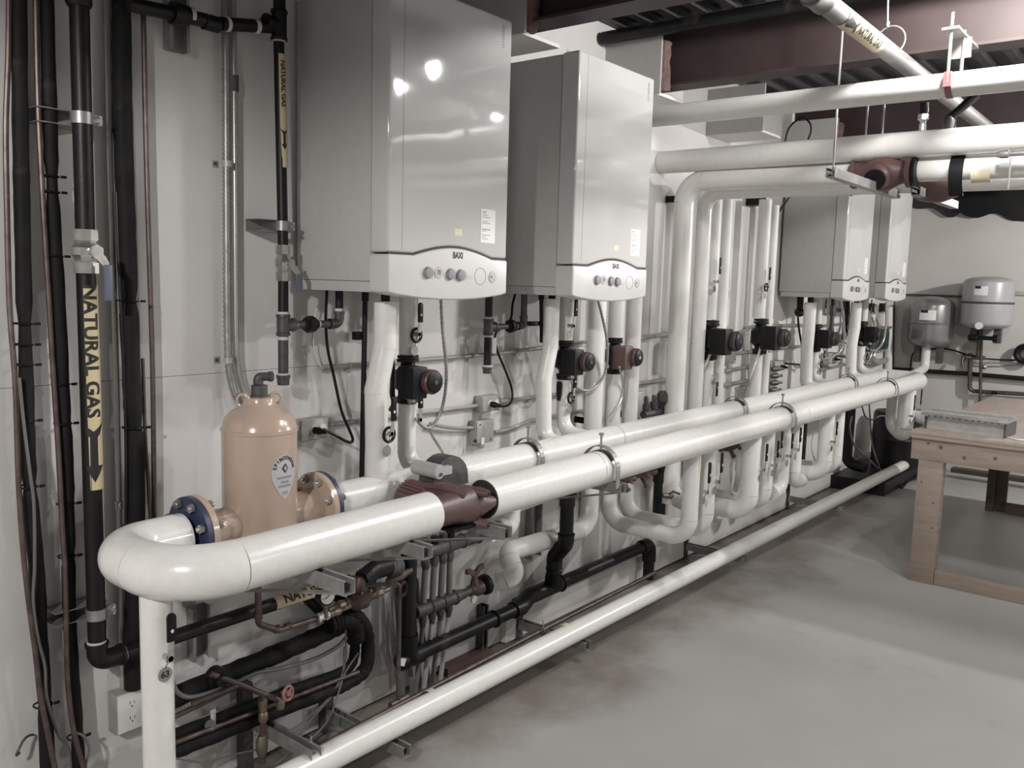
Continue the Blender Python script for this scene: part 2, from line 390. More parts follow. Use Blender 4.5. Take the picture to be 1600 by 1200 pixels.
# torn black sheet above the far wall
mb = MB(); ys = [0.0+0.05*i for i in range(60)]; vs = []
for i, yy in enumerate(ys):
    zl = 2.60-0.02*yy-0.12*yy+0.03*math.sin(yy*9)+0.018*math.sin(yy*23+1)+(0.03 if 0.5 < yy < 0.6 else 0)
    for z in (zl, zl+0.12, 2.85, 3.06): vs.append((XE-0.035-0.02*math.sin(yy*7+z*9), -yy-0.002, z))
n = len(ys)
mb.add(vs, [(i*4+j, (i+1)*4+j, (i+1)*4+j+1, i*4+j+1) for i in range(n-1) for j in range(3)], True)
mk('plastic_sheet', mb, MT['poly'], None, 'torn black plastic sheet hanging along the top of the far wall', 'sheet')

# ------------------------------------------------------------------ boilers
def make_boiler():
    t = thing('wall_boiler', (1.925, 0, 1.705), 'large white wall-hung boiler nearest the camera, beside the gas riser', 'boiler', 'wall boilers')
    ox, oz = 1.925, 1.705
    P = lambda x, d, z: (ox+x, -d, oz+z)
    mk('casing', MB().box(P(0.004, 0.02, 0.036), P(0.596, 0.40, 0.975)), MT['casing'], t, bevel=0.004)
    mk('base_tray', MB().box(P(0.008, 0.03, 0.0), P(0.592, 0.396, 0.035)), MT['casing'], t, bevel=0.003)
    arch = lambda x: 0.128 + (0.032*math.cos((x-0.315)/0.20*PI/2)**1.0 if abs(x-0.315) < 0.2 else 0)
    xs = [0.115+0.02*i for i in range(21)]
    top = [(0, arch(0))]+[(x, arch(x)) for x in xs]+[(0.6, arch(0.6))]
    out = [(x, z+0.002) for x, z in top]+[(0.6, 0.98), (0, 0.98)]
    fc = mk('front_cover', MB().prism(out, (ox, -0.401, oz), (1, 0, 0), (0, 0, 1), 0.085), MT['enamel'], t, bevel=0.012, bseg=4)
    mk('cover_seam', MB().box(P(0.062, 0.4858, 0.14), P(0.0635, 0.4866, 0.972)), MT['inkg'], fc)
    # dark joint behind the arch
    js = MB(); pts = [P(x, 0.480, arch(x)) for x in [0.004]+xs+[0.596]]
    js.tube(pts, 0.005, 6); mk('joint', js, MT['dark'], t)
    bot = [(0.6, 0.002), (0.57, -0.004)]+[(0.6-0.06*i, -0.022+0.018*((0.06*i-0.3)/0.27)**2) for i in range(1, 10)]+[(0.03, -0.004), (0, 0.002)]
    cp = mk('control_panel', MB().prism([(x, z-0.003) for x, z in top]+bot, (ox, -0.399, oz), (1, 0, 0), (0, 0, 1), 0.092), MT['panel'], t, bevel=0.010, bseg=3)
    f = 0.4905
    for i, (x, z) in enumerate(((2.1037-1.925, 1.7745-1.705), (2.2137-1.925, 1.7718-1.705), (2.2662-1.925, 1.7697-1.705))):
        k = MB().lathe(P(x, f-0.001, z), (0, -1, 0), [(0, 0.021), (0.004, 0.020), (0.012, 0.018), (0.013, 0.0)], 20); mk('knob', k, MT['knob'], cp)
    x, z = 2.1562-1.925, 1.7758-1.705
    mk('display', MB().lathe(P(x, f-0.001, z), (0, -1, 0), [(0, 0.021), (0.003, 0.020), (0.0035, 0.0)], 20), MT['knobl'], cp)
    mk('display_digits', text_flat('70', 0.022, P(x, f+0.003, z), (1, 0, 0), (0, 0, 1), sx=0.8), MT['inkr'], cp)
    x, z = 2.3721-1.925, 1.7676-1.705
    mk('gauge_blank', MB().torus(P(x, f, z), (0, 1, 0), 0.030, 0.0015, 28, 6), MT['inkg'], cp)
    x, z = 2.4399-1.925, 1.7668-1.705
    mk('pressure_dial', MB().lathe(P(x, f-0.001, z), (0, -1, 0), [(0, 0.021), (0.004, 0.020), (0.0045, 0.0)], 20), MT['knobl'], cp)
    mk('pointer', MB().box(P(x-0.012, f+0.003, z-0.002), P(x-0.006, f+0.0045, z+0.003)), MT['ink'], cp)
    tr = []
    for i in range(25):
        a = 2*PI*i/24; tr.append(P(0.375+0.225*math.copysign(abs(math.cos(a))**0.35, math.cos(a))*0.98, f+0.0003, 0.068+0.034*math.copysign(abs(math.sin(a))**0.5, math.sin(a))))
    mk('badge', text_flat('BAXI', 0.030, P(2.2510-1.925, f+0.0012, 1.8366-1.705), (1, 0, 0), (0, 0, 1), sx=0.8), MT['ink'], cp)
    mk('panel_marks', MB().box(P(0.375, f, 0.052), P(0.402, f+0.0008, 0.056)).box(P(0.380, f, 0.036), P(0.392, f+0.0008, 0.040)).box(P(0.372, f, 0.060), P(0.40, f+0.0008, 0.063)), MT['knobl'], cp)
    # stickers on the cover
    g = 0.4861
    a, b = 2.3752-1.925, 2.4534-1.925; z1, z0 = 2.0075-1.705, 1.8883-1.705
    st = mk('warning_sticker', MB().box(P(a, g, z0), P(b, g+0.0006, z1)), MT['white'], fc)
    lines = MB()
    for k in range(15):
        if k in (4, 7, 8, 11): continue
        zz = z1-0.008-k*(z1-z0-0.016)/15; ln = (0.022 if k in (0, 7) else 0.045-0.012*((k*5) % 3)); th = 0.0017 if k in (0, 9) else 0.0010
        lines.box(P(a+0.006, g+0.0006, zz), P(a+0.006+ln, g+0.0010, zz-th*2))
    mk('sticker_print', lines, MT['inkg'], st)
    a = 2.4668-1.925; z1, z0 = 2.6570-1.705, 2.5809-1.705
    lb = MB()
    for k in range(9): lb.box(P(a, g, z1-0.009*k), P(a+0.014, g+0.0006, z1-0.009*k-(0.006 if k < 5 else 0.004)))
    mk('rating_mark', lb, MT['inkg'], fc)
    x, z = 2.2562-1.925, 1.9170-1.705
    mk('small_sticker', MB().box(P(x-0.02, g, z-0.012), P(x+0.02, g+0.0006, z+0.012)), MT['ylw2'], fc)
    return t
B1 = make_boiler()
B2 = dup(B1, (2.953, 0, 1.700), 'white wall boiler second from the camera, its whole front and left side showing')
B3 = dup(B1, (6.32, 0, 1.700), 'white wall boiler far along the wall, third from the camera, under the overhead pipes')
B4 = dup(B1, (7.36, 0, 1.700), 'farthest white wall boiler, last before the far corner')

# ------------------------------------------------------------------ the two long headers
ZH = 1.0
sepx = 1.5737
DF, DR = 0.64, 0.31
fh = thing('header_pipe', (1.4, -DF, ZH), 'white insulated header with a U-bend at its near end, stopping at the red pump', 'pipe')
rF, rR = 0.069, 0.064
XL = 1.10
near = fillet([(1.985, -DF+0.01, ZH), (XL, -DF, ZH), (XL, -DR, ZH), (sepx-0.27, -DR, ZH)], 0.16, 12)
mk('jacket', MB().tube([near[0], near[1]], rF, 32), MT['pvc'], fh)
mk('elbow_cover', MB().tube(near[1:14], rF+0.0012, 32), MT['pvc'], fh)
mk('elbow_cover', MB().tube(near[13:], rF, 32), MT['pvc'], fh)
XF = 8.12
fr2 = thing('header_pipe', (2.3, -DF, ZH), 'white insulated front header running from the red pump to the far corner', 'pipe')
far = fillet([(6.6, -DF, ZH), (XF, -DF, ZH), (XF, -DR, ZH)], 0.15, 12)
cuts = [2.245, 2.93, 4.02, 5.2, 6.6]
for i in range(len(cuts)):
    b = (cuts[i+1]-0.003, -DF, ZH) if i < len(cuts)-1 else far[-14]
    mk('jacket', MB().tube([(cuts[i], -DF, ZH), b], rF+0.001+0.0012*(i % 2), 32), MT['pvc'], fr2)
mk('elbow_cover', MB().tube(far[-14:], rF+0.0016, 28), MT['pvc'], fr2)
rh = thing('header_pipe', (2.0, -DR, ZH), 'white insulated rear header nearer the wall, starting at the tan separator', 'pipe')
cuts = [sepx+0.262, 2.42, 2.98, 3.62, 4.3, 5.6, 6.9]
for i in range(len(cuts)):
    b = cuts[i+1]-0.003 if i < len(cuts)-1 else XF-0.16
    mk('jacket', MB().tube([(cuts[i], -DR, ZH), (b, -DR, ZH)], rR+0.0014*(i % 2), 32), MT['pvc'], rh)
mk('elbow_cover', MB().tube(fillet([(XF-0.158, -DR, ZH), (XF, -DR, ZH), (XF, -0.49, ZH)], 0.14, 8), rR, 28), MT['pvc'], rh)
# floor pipe
mk('floor_pipe', MB().tube([(1.5586, -0.3920, 0.1600), (3.5170, -0.4049, 0.1600), (8.6032, -0.4587, 0.1600)], 0.047, 24), MT['pvc'], None, 'thin white pipe running low along the floor in front of the wall', 'pipe')
# overhead pipes
ins_pipe('overhead_pipe', 'uppermost white insulated pipe crossing overhead from the wall', 'pipe', [(3.72, -0.002, 2.55), (3.72, -3.6, 2.545)], 0.047, 0.1)
ins_pipe('overhead_pipe', 'second white insulated overhead pipe, just under the topmost one', 'pipe', [(4.5, -0.002, 2.455), (4.5, -3.6, 2.455)], 0.063, 0.1)
r1x = 4.5246; r2x = 4.7832
ins_pipe('riser_pipe', 'tall white insulated riser turning out overhead, nearest of the two bent risers', 'pipe', [(r1x, -0.15, 0.48), (r1x, -0.15, 2.345), (r1x+0.08, -3.6, 2.335)], 0.057, 0.12)
ins_pipe('riser_pipe', 'tall white insulated riser turning out under its neighbour, farther of the two bent risers', 'pipe', [(r2x, -0.15, 0.48), (r2x, -0.15, 2.31), (r2x+0.05, -3.6, 2.29)], 0.045, 0.10)

# ------------------------------------------------------------------ tan air separator
sx = 1.5737
sp = thing('air_separator', (sx, -0.30, 0.80), 'tan steel air separator tank with blue-edged flanges on the header', 'separator')
R_ = 0.113
zt = 1.3609
mk('shell', MB().lathe((sx, -0.30, 0.80), (0, 0, 1), [(0, 0.03), (0.015, 0.08), (0.04, R_-0.01), (0.06, R_), (zt-0.80-0.085, R_), (zt-0.80-0.083, R_+0.003), (zt-0.80-0.075, R_+0.003), (zt-0.80-0.073, R_), (zt-0.80-0.045, R_-0.007), (zt-0.80-0.022, R_-0.028), (zt-0.80-0.006, R_-0.058), (zt-0.80+0.002, 0.048), (zt-0.80+0.02, 0.046), (zt-0.80+0.022, 0.0)], 40), MT['tan'], sp)
for s in (-1, 1):
    xo = sx+s*0.256
    mk('branch', MB().lathe((sx+s*0.06, -0.30, ZH), (s, 0, 0), [(0, 0.056), (0.12, 0.056), (0.13, 0.062), (0.148, 0.062)], 28), MT['tan'], sp)
    fl = mk('flange', MB().lathe((sx+s*0.205, -0.30, ZH), (s, 0, 0), [(0, 0.060), (0.001, 0.108), (0.004, 0.111), (0.022, 0.111), (0.023, 0.06)], 40), MT['tan'], sp)
    mk('gasket_flange', MB().lathe((sx+s*0.229, -0.30, ZH), (s, 0, 0), [(0, 0.06), (0.001, 0.110), (0.016, 0.110), (0.018, 0.06)], 40), MT['blueg'], sp, label='dark blue mating flange')
    for k in range(8):
        a = PI/8+k*PI/4; c = (0, math.cos(a)*0.092, math.sin(a)*0.092)
        b = MB(); b.cyl((sx+s*0.183, -0.30+c[1], ZH+c[2]), (sx+s*0.268, -0.30+c[1], ZH+c[2]), 0.007, 8)
        for q in (0.191, 0.249): b.cyl((sx+s*q, -0.30+c[1], ZH+c[2]), (sx+s*(q+0.013), -0.30+c[1], ZH+c[2]), 0.0135, 6)
        mk('bolt', b, MT['chrome'], fl)
for dx in (-1, 1):
    mk('lifting_eye', MB().torus((sx+dx*0.052, -0.30-dx*0.01, zt+0.012), (0.3, 1, 0) if dx > 0 else (0.9, 0.6, 0), 0.018, 0.0055, 24, 8), MT['tan'], sp)
av = mk('air_vent', MB().lathe((sx, -0.30, zt+0.02), (0, 0, 1), [(0, 0.027), (0.006, 0.027), (0.007, 0.025), (0.036, 0.025), (0.038, 0.012), (0.055, 0.013), (0.056, 0.0)], 16), MT['iron'], sp)
mk('vent_elbow', MB().tube(fillet([(sx-0.006, -0.30, zt+0.06), (sx-0.006, -0.30, zt+0.082), (sx+0.028, -0.315, zt+0.082)], 0.012), 0.013, 12).cyl((sx+0.024, -0.314, zt+0.082), (sx+0.036, -0.317, zt+0.082), 0.016, 6), MT['iron'], av)
# teardrop maker's plate
pc = Vector((sx, -0.30, 1.1487)); pd = Vector((1.5831-sx, -0.11, 0)).normalized()
out = []
for i in range(33):
    a = 2*PI*i/32; cx = math.sin(a); cz = -math.cos(a); wid = 0.046 if cz > -0.2 else 0.046-0.028*(-0.2-cz)/0.8
    out.append((cx*wid, 0.022+cz*(0.046 if cz > 0 else 0.092)))
def wrapv(pts2): return [(p[1], -p[0]) for p in pts2]
def on_sep(vs, fs, r): return wrap2d([(v[1], v[0]) for v in vs], fs, pc, (0, 0, 1), r, pd, 1)
n = len(out)-1
pl = MB(); 
rows = 14; vsr = []
for k in range(rows+1):
    cz = -1+2*k/rows; wid = math.sqrt(max(0.0, 1-cz*cz))*(0.046 if cz > -0.3 else 0.046-0.018*(-0.3-cz)/0.7); b = 0.022+cz*(0.046 if cz > 0 else 0.092)
    for j in range(9): vsr.append((wid*(j/4-1), b))
pl = on_sep(vsr, [(k*9+j, k*9+j+1, (k+1)*9+j+1, (k+1)*9+j) for k in range(rows) for j in range(8)], R_+0.001)
plo = mk('name_plate', pl, MT['grey'], sp, label='grey teardrop maker plate')
for i, chx in enumerate('SPIROTHERM'):
    a = math.radians(78-156*i/9); vs, fs = text_mesh(chx, 0.0155)
    cs, sn = math.cos(a), math.sin(a); rr0 = 0.0365
    q = [(v.x*cs-v.y*sn - sn*rr0*1.0, v.x*sn+v.y*cs + cs*rr0+0.021) for v in vs]
    mk('lettering', on_sep(q, fs, R_+0.0022), MT['ink'], plo)
mk('emblem', on_sep([(-0.012, 0.026), (0, 0.041), (0.003, 0.036), (-0.006, 0.026), (0.003, 0.016), (0, 0.011)], [(0, 1, 2, 3), (0, 3, 4, 5)], R_+0.0022), MT['ink'], plo)
mk('emblem', on_sep([(0.012, 0.026), (0.002, 0.041), (0.004, 0.034), (0.007, 0.026), (0.004, 0.018), (0.002, 0.011)], [(0, 3, 2, 1), (0, 5, 4, 3)], R_+0.0022), MT['inkr'], plo)
for k, (bb, ww) in enumerate(((-0.002, 0.026), (-0.016, 0.014), (-0.028, 0.024), (-0.046, 0.010), (-0.052, 0.012))):
    h = 0.0035 if k < 3 else 0.0015
    mk('small_print', on_sep([(-ww, bb-h), (ww, bb-h), (ww, bb+h), (-ww, bb+h)], [(0, 1, 2, 3)], R_+0.0022), MT['inkg'], plo)

# ------------------------------------------------------------------ risers on the left wall
def vary(pts, r, amp, step=0.03, seed=1):
    rnd = random.Random(seed); P = [Vector(p) for p in pts]; out = []; rs = []
    for a, b in zip(P[:-1], P[1:]):
        n = max(1, int((b-a).length/step))
        for k in range(n): out.append(a.lerp(b, k/n)); rs.append(r*(1+amp*rnd.uniform(-1, 1)))
    out.append(P[-1]); rs.append(r); return out, rs
def foam_run(name, label, pts, r, ties, tube_pts, tube_r, seed, group=None, tube_m='copper', breaks=()):
    t = thing(name, pts[-1], label, 'pipe', group)
    P = smooth_path(pts, 6)
    # foam sleeves butt at the ties: narrower just there
    zs = [p.z for p in P]
    out, rs = vary(P, r, 0.05, 0.035, seed)
    for i, p in enumerate(out):
        for zt_ in ties:
            d = abs(p.z-zt_)
            if d < 0.035: rs[i] *= 0.74+0.26*d/0.035
    edges = [out[0].z]+sorted(breaks, reverse=True)+[out[-1].z]
    for a, b in zip(edges[:-1], edges[1:]):
        idx = [i for i, p in enumerate(out) if b <= p.z <= a]
        if idx and idx[-1] < len(out)-1: idx.append(idx[-1]+1)
        if len(idx) > 2 and idx[0] > 0: out[idx[0]] = out[idx[0]]
        if len(idx) > 1: mk('foam_sleeve', MB().tube([out[i] for i in idx], r, 14, True, [rs[i] for i in idx]), MT['foam'], t)
    if tube_pts: mk('copper_tube', MB().tube(smooth_path(tube_pts, 6), tube_r, 10), MT[tube_m], t, label='bare copper tube')
    for zt_ in ties:
        i = min(range(len(out)), key=lambda k: abs(out[k].z-zt_)); c = out[i]
        b = MB().torus(c+Vector((-tube_r*0.7, 0, 0)), (0.05, 0, 1), r*1.05+tube_r*0.4, 0.0028, 20, 6); b.box(c+Vector((r*1.0, -r*0.9, -0.004)), c+Vector((r*1.0+0.014, -r*0.9+0.006, 0.003)))
        mk('cable_tie', b, MT['black'], t)
    return t
foam_run('insulated_tube', 'leftmost black foam-wrapped tube with a bare copper line tied to its side',
  [(1.0241, -0.0500, 2.5088), (1.0161, -0.0500, 2.2013), (1.0090, -0.0500, 1.7842), (1.0048, -0.0500, 1.4388), (1.0030, -0.0500, 1.1542), (1.0142, -0.0500, 0.8955), (1.0163, -0.0500, 0.7075), (1.0220, -0.0500, 0.5144), (1.0240, -0.0500, 0.2595)], 0.020,
  [1.6042, 1.5557, 1.4736, 1.3593, 1.1531, 0.5265],
  [(1.0007, -0.0500, 2.5023), (0.9900, -0.0550, 2.3086), (0.9785, -0.0500, 2.1137), (0.9735, -0.0500, 1.8996), (0.9704, -0.0500, 1.6476), (0.9733, -0.0600, 1.4421), (0.9678, -0.0700, 1.1813), (0.9702, -0.0800, 0.9502), (0.9843, -0.0900, 0.7107), (0.9988, -0.0900, 0.5368), (1.0326, -0.0900, 0.2915)], 0.0075, 3, 'black foam-wrapped tubes on the left wall',
  breaks=[1.6042, 1.4736, 1.1531, 0.7075])
foam_run('insulated_tube', 'second black foam-wrapped tube from the left, copper line tied along its left side',
  [(1.0933, -0.0500, 2.5281), (1.0910, -0.0500, 2.2146), (1.0909, -0.0500, 1.9605), (1.0960, -0.0500, 1.6999), (1.1012, -0.0500, 1.4317), (1.1048, -0.0500, 1.2114), (1.1025, -0.0500, 0.9682), (1.0983, -0.0500, 0.7783), (1.1026, -0.0500, 0.5628), (1.1100, -0.0500, 0.3812), (1.1107, -0.0500, 0.2194)], 0.0185,
  [2.0048, 1.9571, 1.8088, 1.4494, 1.3291, 1.0717, 0.9362, 0.3887],
  [(1.0613, -0.0600, 2.5173), (1.0570, -0.0600, 2.2075), (1.0598, -0.0600, 1.9571), (1.0656, -0.0600, 1.7346), (1.0721, -0.0600, 1.4705), (1.0745, -0.0700, 1.2553), (1.0735, -0.0800, 1.0369), (1.0731, -0.0900, 0.8902), (1.0707, -0.0900, 0.7019), (1.0712, -0.0900, 0.5481), (1.0850, -0.0900, 0.4062), (1.1224, -0.0900, 0.2303)], 0.0075, 4, 'black foam-wrapped tubes on the left wall',
  breaks=[2.0048, 1.9571, 1.8088, 1.4494, 1.0717, 0.9362])
foam_run('insulated_tube', 'thickest black foam-wrapped tube, between the thin steel conduit and the bare copper pipe',
  [(1.2985, -0.0500, 2.5854), (1.2959, -0.0500, 2.4104), (1.2933, -0.0500, 2.1612), (1.2959, -0.0500, 1.8884), (1.2981, -0.0500, 1.6647), (1.3019, -0.0500, 1.4167), (1.3071, -0.0500, 1.2214), (1.3044, -0.0500, 1.0235), (1.2911, -0.0500, 0.7233), (1.2849, -0.0500, 0.4670)], 0.0265,
  [1.6590, 1.2963], [(1.2696, -0.0500, 1.9777), (1.2690, -0.0550, 1.7577), (1.2757, -0.0550, 1.4953), (1.2768, -0.0550, 1.2261), (1.2720, -0.0500, 0.9304)], 0.005, 6, 'black foam-wrapped tubes on the left wall', 'steel',
  breaks=[2.4245, 1.6590, 1.2963])
mk('data_cable', MB().tube(smooth_path([(0.9756, -0.0800, 1.4611), (0.9825, -0.0800, 1.3391), (0.9898, -0.0900, 1.1988), (0.9965, -0.0900, 1.1086), (0.9926, -0.0900, 0.9471), (0.9855, -0.0900, 0.8394), (0.9950, -0.0900, 0.7258), (1.0135, -0.0800, 0.6418), (1.0154, -0.0800, 0.5462), (1.0500, -0.0600, 0.4194), (1.0847, -0.0500, 0.3418), (1.0886, -0.0500, 0.2296)], 6), 0.0045, 8), MT['wire'], None, 'thin grey cable sagging down the leftmost foam-wrapped tube', 'cable')
mk('data_cable', MB().tube(smooth_path([(1.0915, -0.0800, 0.4097), (1.1131, -0.0800, 0.3909), (1.1289, -0.0800, 0.3544), (1.1262, -0.0800, 0.3254), (1.1176, -0.0800, 0.2890), (1.1305, -0.0800, 0.2123)], 6), 0.004, 8), MT['wire'], None, 'short grey cable looping beside the foot of the second foam-wrapped tube', 'cable')
t = thing('steel_conduit', (1.2640, -0.0300, 1.2243), 'thin bright steel conduit left of the thickest black foam-wrapped tube', 'conduit')
mk('tube', MB().tube([(1.2670, -0.0300, 2.5804), (1.2633, -0.0300, 2.0685), (1.2652, -0.0300, 1.4939), (1.2626, -0.0300, 1.0575), (1.2612, -0.0300, 0.6550), (1.2606, -0.0300, 0.4693)], 0.0085, 10), MT['cond'], t)
mk('coupling', MB().lathe((1.2627, -0.0300, 1.0614), (0, 0, -1), [(0, 0.011), (0.004, 0.0125), (0.008, 0.011), (0.014, 0.011), (0.018, 0.0125), (0.022, 0.011)], 12), MT['chrome'], t)
mk('copper_pipe', MB().tube(smooth_path([(1.3742, -0.0300, 2.6103), (1.3732, -0.0300, 2.2670), (1.3746, -0.0300, 1.9320), (1.3791, -0.0300, 1.4881), (1.3772, -0.0300, 1.2092), (1.3735, -0.0300, 0.9447)], 5), 0.0075, 10), MT['copper'], None, 'bare copper pipe standing alone right of the thickest foam-wrapped tube', 'pipe')
mk('copper_pipe', MB().tube(smooth_path([(1.3376, -0.0500, 1.4918), (1.3404, -0.0500, 1.2566), (1.3470, -0.0500, 1.0960), (1.3522, -0.0500, 0.9533)], 5), 0.0055, 8), MT['copper'], None, 'short thin copper line slanting behind the white U-bend', 'pipe')

# ------------------------------------------------------------------ gas piping
def ball_valve(parent_name, c, r, label, side=1, hl=0.10, handle=True):
    c = Vector(c)
    t = thing(parent_name, tuple(c-Vector((0, 0, 0.06))), label, 'valve')
    mk('body', MB().lathe(c-Vector((0, 0, 0.06)), (0, 0, 1), [(0, r*1.2), (0.03, r*1.2), (0.031, r*1.02), (0.042, r*1.1), (0.05, r*1.32), (0.07, r*1.32), (0.078, r*1.1), (0.089, r*1.02), (0.09, r*1.2), (0.12, r*1.2)], 8), MT['chrome'], t)
    s = side
    mk('stem', MB().cyl(c+Vector((0, -r, 0)), c+Vector((0, -r*2.0, 0)), r*0.42, 10).cyl(c+Vector((s*0.006, -r*1.75, 0)), c+Vector((s*0.006, -r*1.9, 0)), r*0.7, 6), MT['chrome'], t)
    b = MB(); y0 = c.y-r*1.75
    b.prism([(0, 0.006), (s*0.03, -0.012), (s*0.040, -0.03), (s*0.034, -0.05), (s*0.014, -0.03), (-0.006*s, -0.006)], (c.x, y0, c.z), (1, 0, 0), (0, 0, 1), 0.003)
    lv = mk('lever', b, MT['chrome'], t)
    mk('grip', MB().box((c.x+s*0.024, y0-0.008, c.z-0.035), (c.x+s*0.046, y0+0.004, c.z-0.035-hl)), MT['bluehandle'], lv, label='blue vinyl grip', bevel=0.004)
    return t
def clamp(name, c, r, label, w_=0.04, group=None):
    c = Vector(c); t = thing(name, tuple(c), label, 'pipe clamp', group)
    mk('strut_channel', MB().box((c.x-0.055-w_, -0.002, c.z-0.02), (c.x+0.045, c.y+r+0.001, c.z-0.0175)).box((c.x-0.055-w_, -0.002, c.z+0.0175), (c.x+0.045, c.y+r+0.001, c.z+0.02)).box((c.x-0.055-w_, -0.002, c.z-0.0175), (c.x+0.045, -0.0045, c.z+0.0175)), MT['galv'], t)
    b = MB().torus(c, (0, 0, 1), r+0.003, 0.003, 24, 6); b = MB().band(c-Vector((0, 0, 0.016)), (0, 0, 1), r+0.0005, 0.032, 0.003, (0, -1, 0), 2*PI*0.98, 24)
    b.box((c.x+r, c.y-0.004, c.z-0.014), (c.x+r+0.03, c.y-0.001, c.z+0.014)).box((c.x+r, c.y+0.003, c.z-0.014), (c.x+r+0.03, c.y+0.006, c.z+0.014))
    st = mk('strap', b, MT['galv'], t)
    for dz in (0.009, -0.009):
        mk('bolt', MB().cyl((c.x+r+0.018, c.y-0.016, c.z+dz), (c.x+r+0.018, c.y+0.012, c.z+dz), 0.004, 6), MT['chrome'], st)
    return t
def tee_bm(c, r, ax, br, L=0.045, Lb=0.05, bands=True):
    c = Vector(c); ax = Vector(ax); br = Vector(br)
    b = MB().lathe(c-ax*L, ax, [(0, r*1.22), (0.009, r*1.28), (0.012, r*1.12), (2*L-0.012, r*1.12), (2*L-0.009, r*1.28), (2*L, r*1.22)], 16)
    b.lathe(c, br, [(0, r*1.05), (Lb-0.010, r*1.08), (Lb-0.008, r*1.25), (Lb, r*1.2)], 16); return b
def elbow_bm(pts, r, rad):
    P = fillet(pts, rad, 8); b = MB().tube(P, r*1.13, 16)
    for a, q in ((P[0], P[1]), (P[-1], P[-2])):
        d = (q-a).normalized(); b.cyl(a, a+d*0.010, r*1.28, 16)
    return b
gd = 0.10; gr = 0.0255
gt = thing('gas_riser', (1.1521, -0.1000, 0.7083), 'tall black gas pipe with a big yellow marker, bending right behind the white U-bend', 'gas pipe')
gx = [(1.1559, -0.1000, 2.5361), (1.1535, -0.1000, 1.8533)]
gx0 = 1.1518; gx1 = 1.1509
zelb = 0.5993
xg = lambda z: gx0
mk('pipe_length', MB().tube([(1.1550, -0.1000, 2.5359), (1.1528, -0.1000, 1.8602)], gr, 18), MT['steel'], gt)
mk('pipe_length', MB().tube([(1.1513, -0.1000, 1.7478), (1.1528, -0.1000, 0.6690)], gr, 18), MT['steel'], gt)
mk('coupling', MB().lathe((1.1537, -0.1000, 2.4799), (0, 0, -1), [(0, gr*1.3), (0.02, gr*1.32), (0.028, gr*1.15)], 16).cyl((1.1537, -0.1000, 2.4634), (1.1534, -0.1000, 2.4551), gr*1.06, 16), MT['steel'], gt)
ge = Vector((1.1522, -0.1000, 0.6124))
mk('elbow', elbow_bm([ge+Vector((-0.001, 0, 0.06)), ge, ge+Vector((0.075, 0, 0.0))], gr, 0.045), MT['steel'], gt)
gend = Vector((2.0883, -0.12, ge.z+0.04))
mk('pipe_length', MB().tube([ge+Vector((0.06, 0, 0)), (2.1058, -0.10, ge.z+0.003)], gr*0.92, 18), MT['steel'], gt)
for q_ in ((ge+Vector((-0.001, 0, 0.058)), ge+Vector((-0.001, 0, 0.066)), gr*1.05, 16), (ge+Vector((0.074, 0, 0)), ge+Vector((0.08, 0, 0)), gr*1.04, 16), ((1.1512, -0.1000, 1.7531), (1.1511, -0.1000, 1.7425), gr*1.04, 16),):
    mk('thread_tape', MB().cyl(*q_), MT['teflon'], gt)
a = Vector((1.1537, -0.1000, 1.7090)); b_ = Vector((1.1549, -0.1000, 1.1315))
gas_label(gt, a, b_-a, gr, (b_-a).length, (0.05, -1, 0), 2.25, size=0.056, sx=1.0, tx=0.183, ax_c=0.468, tmid=(-0.24, -0.97, 0))
a = Vector((1.7651, -0.10, ge.z+0.002)); 
gas_label(gt, a, (1, 0, 0), gr*0.92, 0.36, (0, -0.8, 0.55), 2.4, size=0.046, sx=1.0, arrow=0, tx=0.185)
ball_valve('gas_valve', (1.1520, -0.1000, 1.8024), 0.029, 'nickel ball valve with blue lever on the tall black gas pipe')
clamp('pipe_clamp', (1.1522, -0.1000, 2.1610), gr, 'galvanised strut clamp holding the tall gas pipe high on the left wall', 0.05, 'strut clamps on gas pipes')
clamp('pipe_clamp', (1.1535, -0.1000, 0.7603), gr, 'galvanised strut clamp holding the tall gas pipe low, beside the white U-bend', 0.05, 'strut clamps on gas pipes')
# second, thinner gas riser with its horizontal feed
g2 = thing('gas_riser', (1.8085, -0.1000, 1.3837), 'slim black gas pipe with marker, teed and capped beside the nearest boiler', 'gas pipe')
r2 = 0.0175; x2 = 1.8072
def z2(y): return 1.9223+(1.7097-1.9223)*(y-350)/100
mk('pipe_length', MB().tube([(1.7965, -0.1000, 2.5164), (1.8115, -0.1000, 1.8272)], r2, 16), MT['steel'], g2)
mk('pipe_length', MB().tube([(1.8112, -0.1000, 1.7526), (1.8107, -0.1000, 1.6236)], r2, 16), MT['steel'], g2)
mk('tee', tee_bm((1.7980, -0.1000, 2.5567), 0.022, (0, 0, 1), (-1, 0, 0), 0.048, 0.055), MT['steel'], g2)
mk('pipe_length', MB().tube([(1.8006, -0.1000, 2.5972), (1.7939, -0.1000, 2.7535)], 0.020, 16), MT['steel'], g2)
mk('pipe_length', MB().tube([(1.7634, -0.1000, 2.5446), (1.5841, -0.1000, 2.5117)], 0.0205, 16), MT['steel'], g2)
mk('pipe_length', MB().tube([(1.5513, -0.1000, 2.5095), (1.2908, -0.1000, 2.4951)], 0.021, 16), MT['steel'], g2)
mk('reducer', MB().lathe((1.4219, -0.1000, 2.5053), (1, 0, 0), [(0, 0.033), (0.03, 0.034), (0.05, 0.030), (0.055, 0.024)], 16), MT['steel'], g2)
mk('coupling', MB().lathe((1.5254, -0.1000, 2.5051), (1, 0, 0.0), [(0, 0.024), (0.05, 0.024)], 16), MT['steel'], g2)
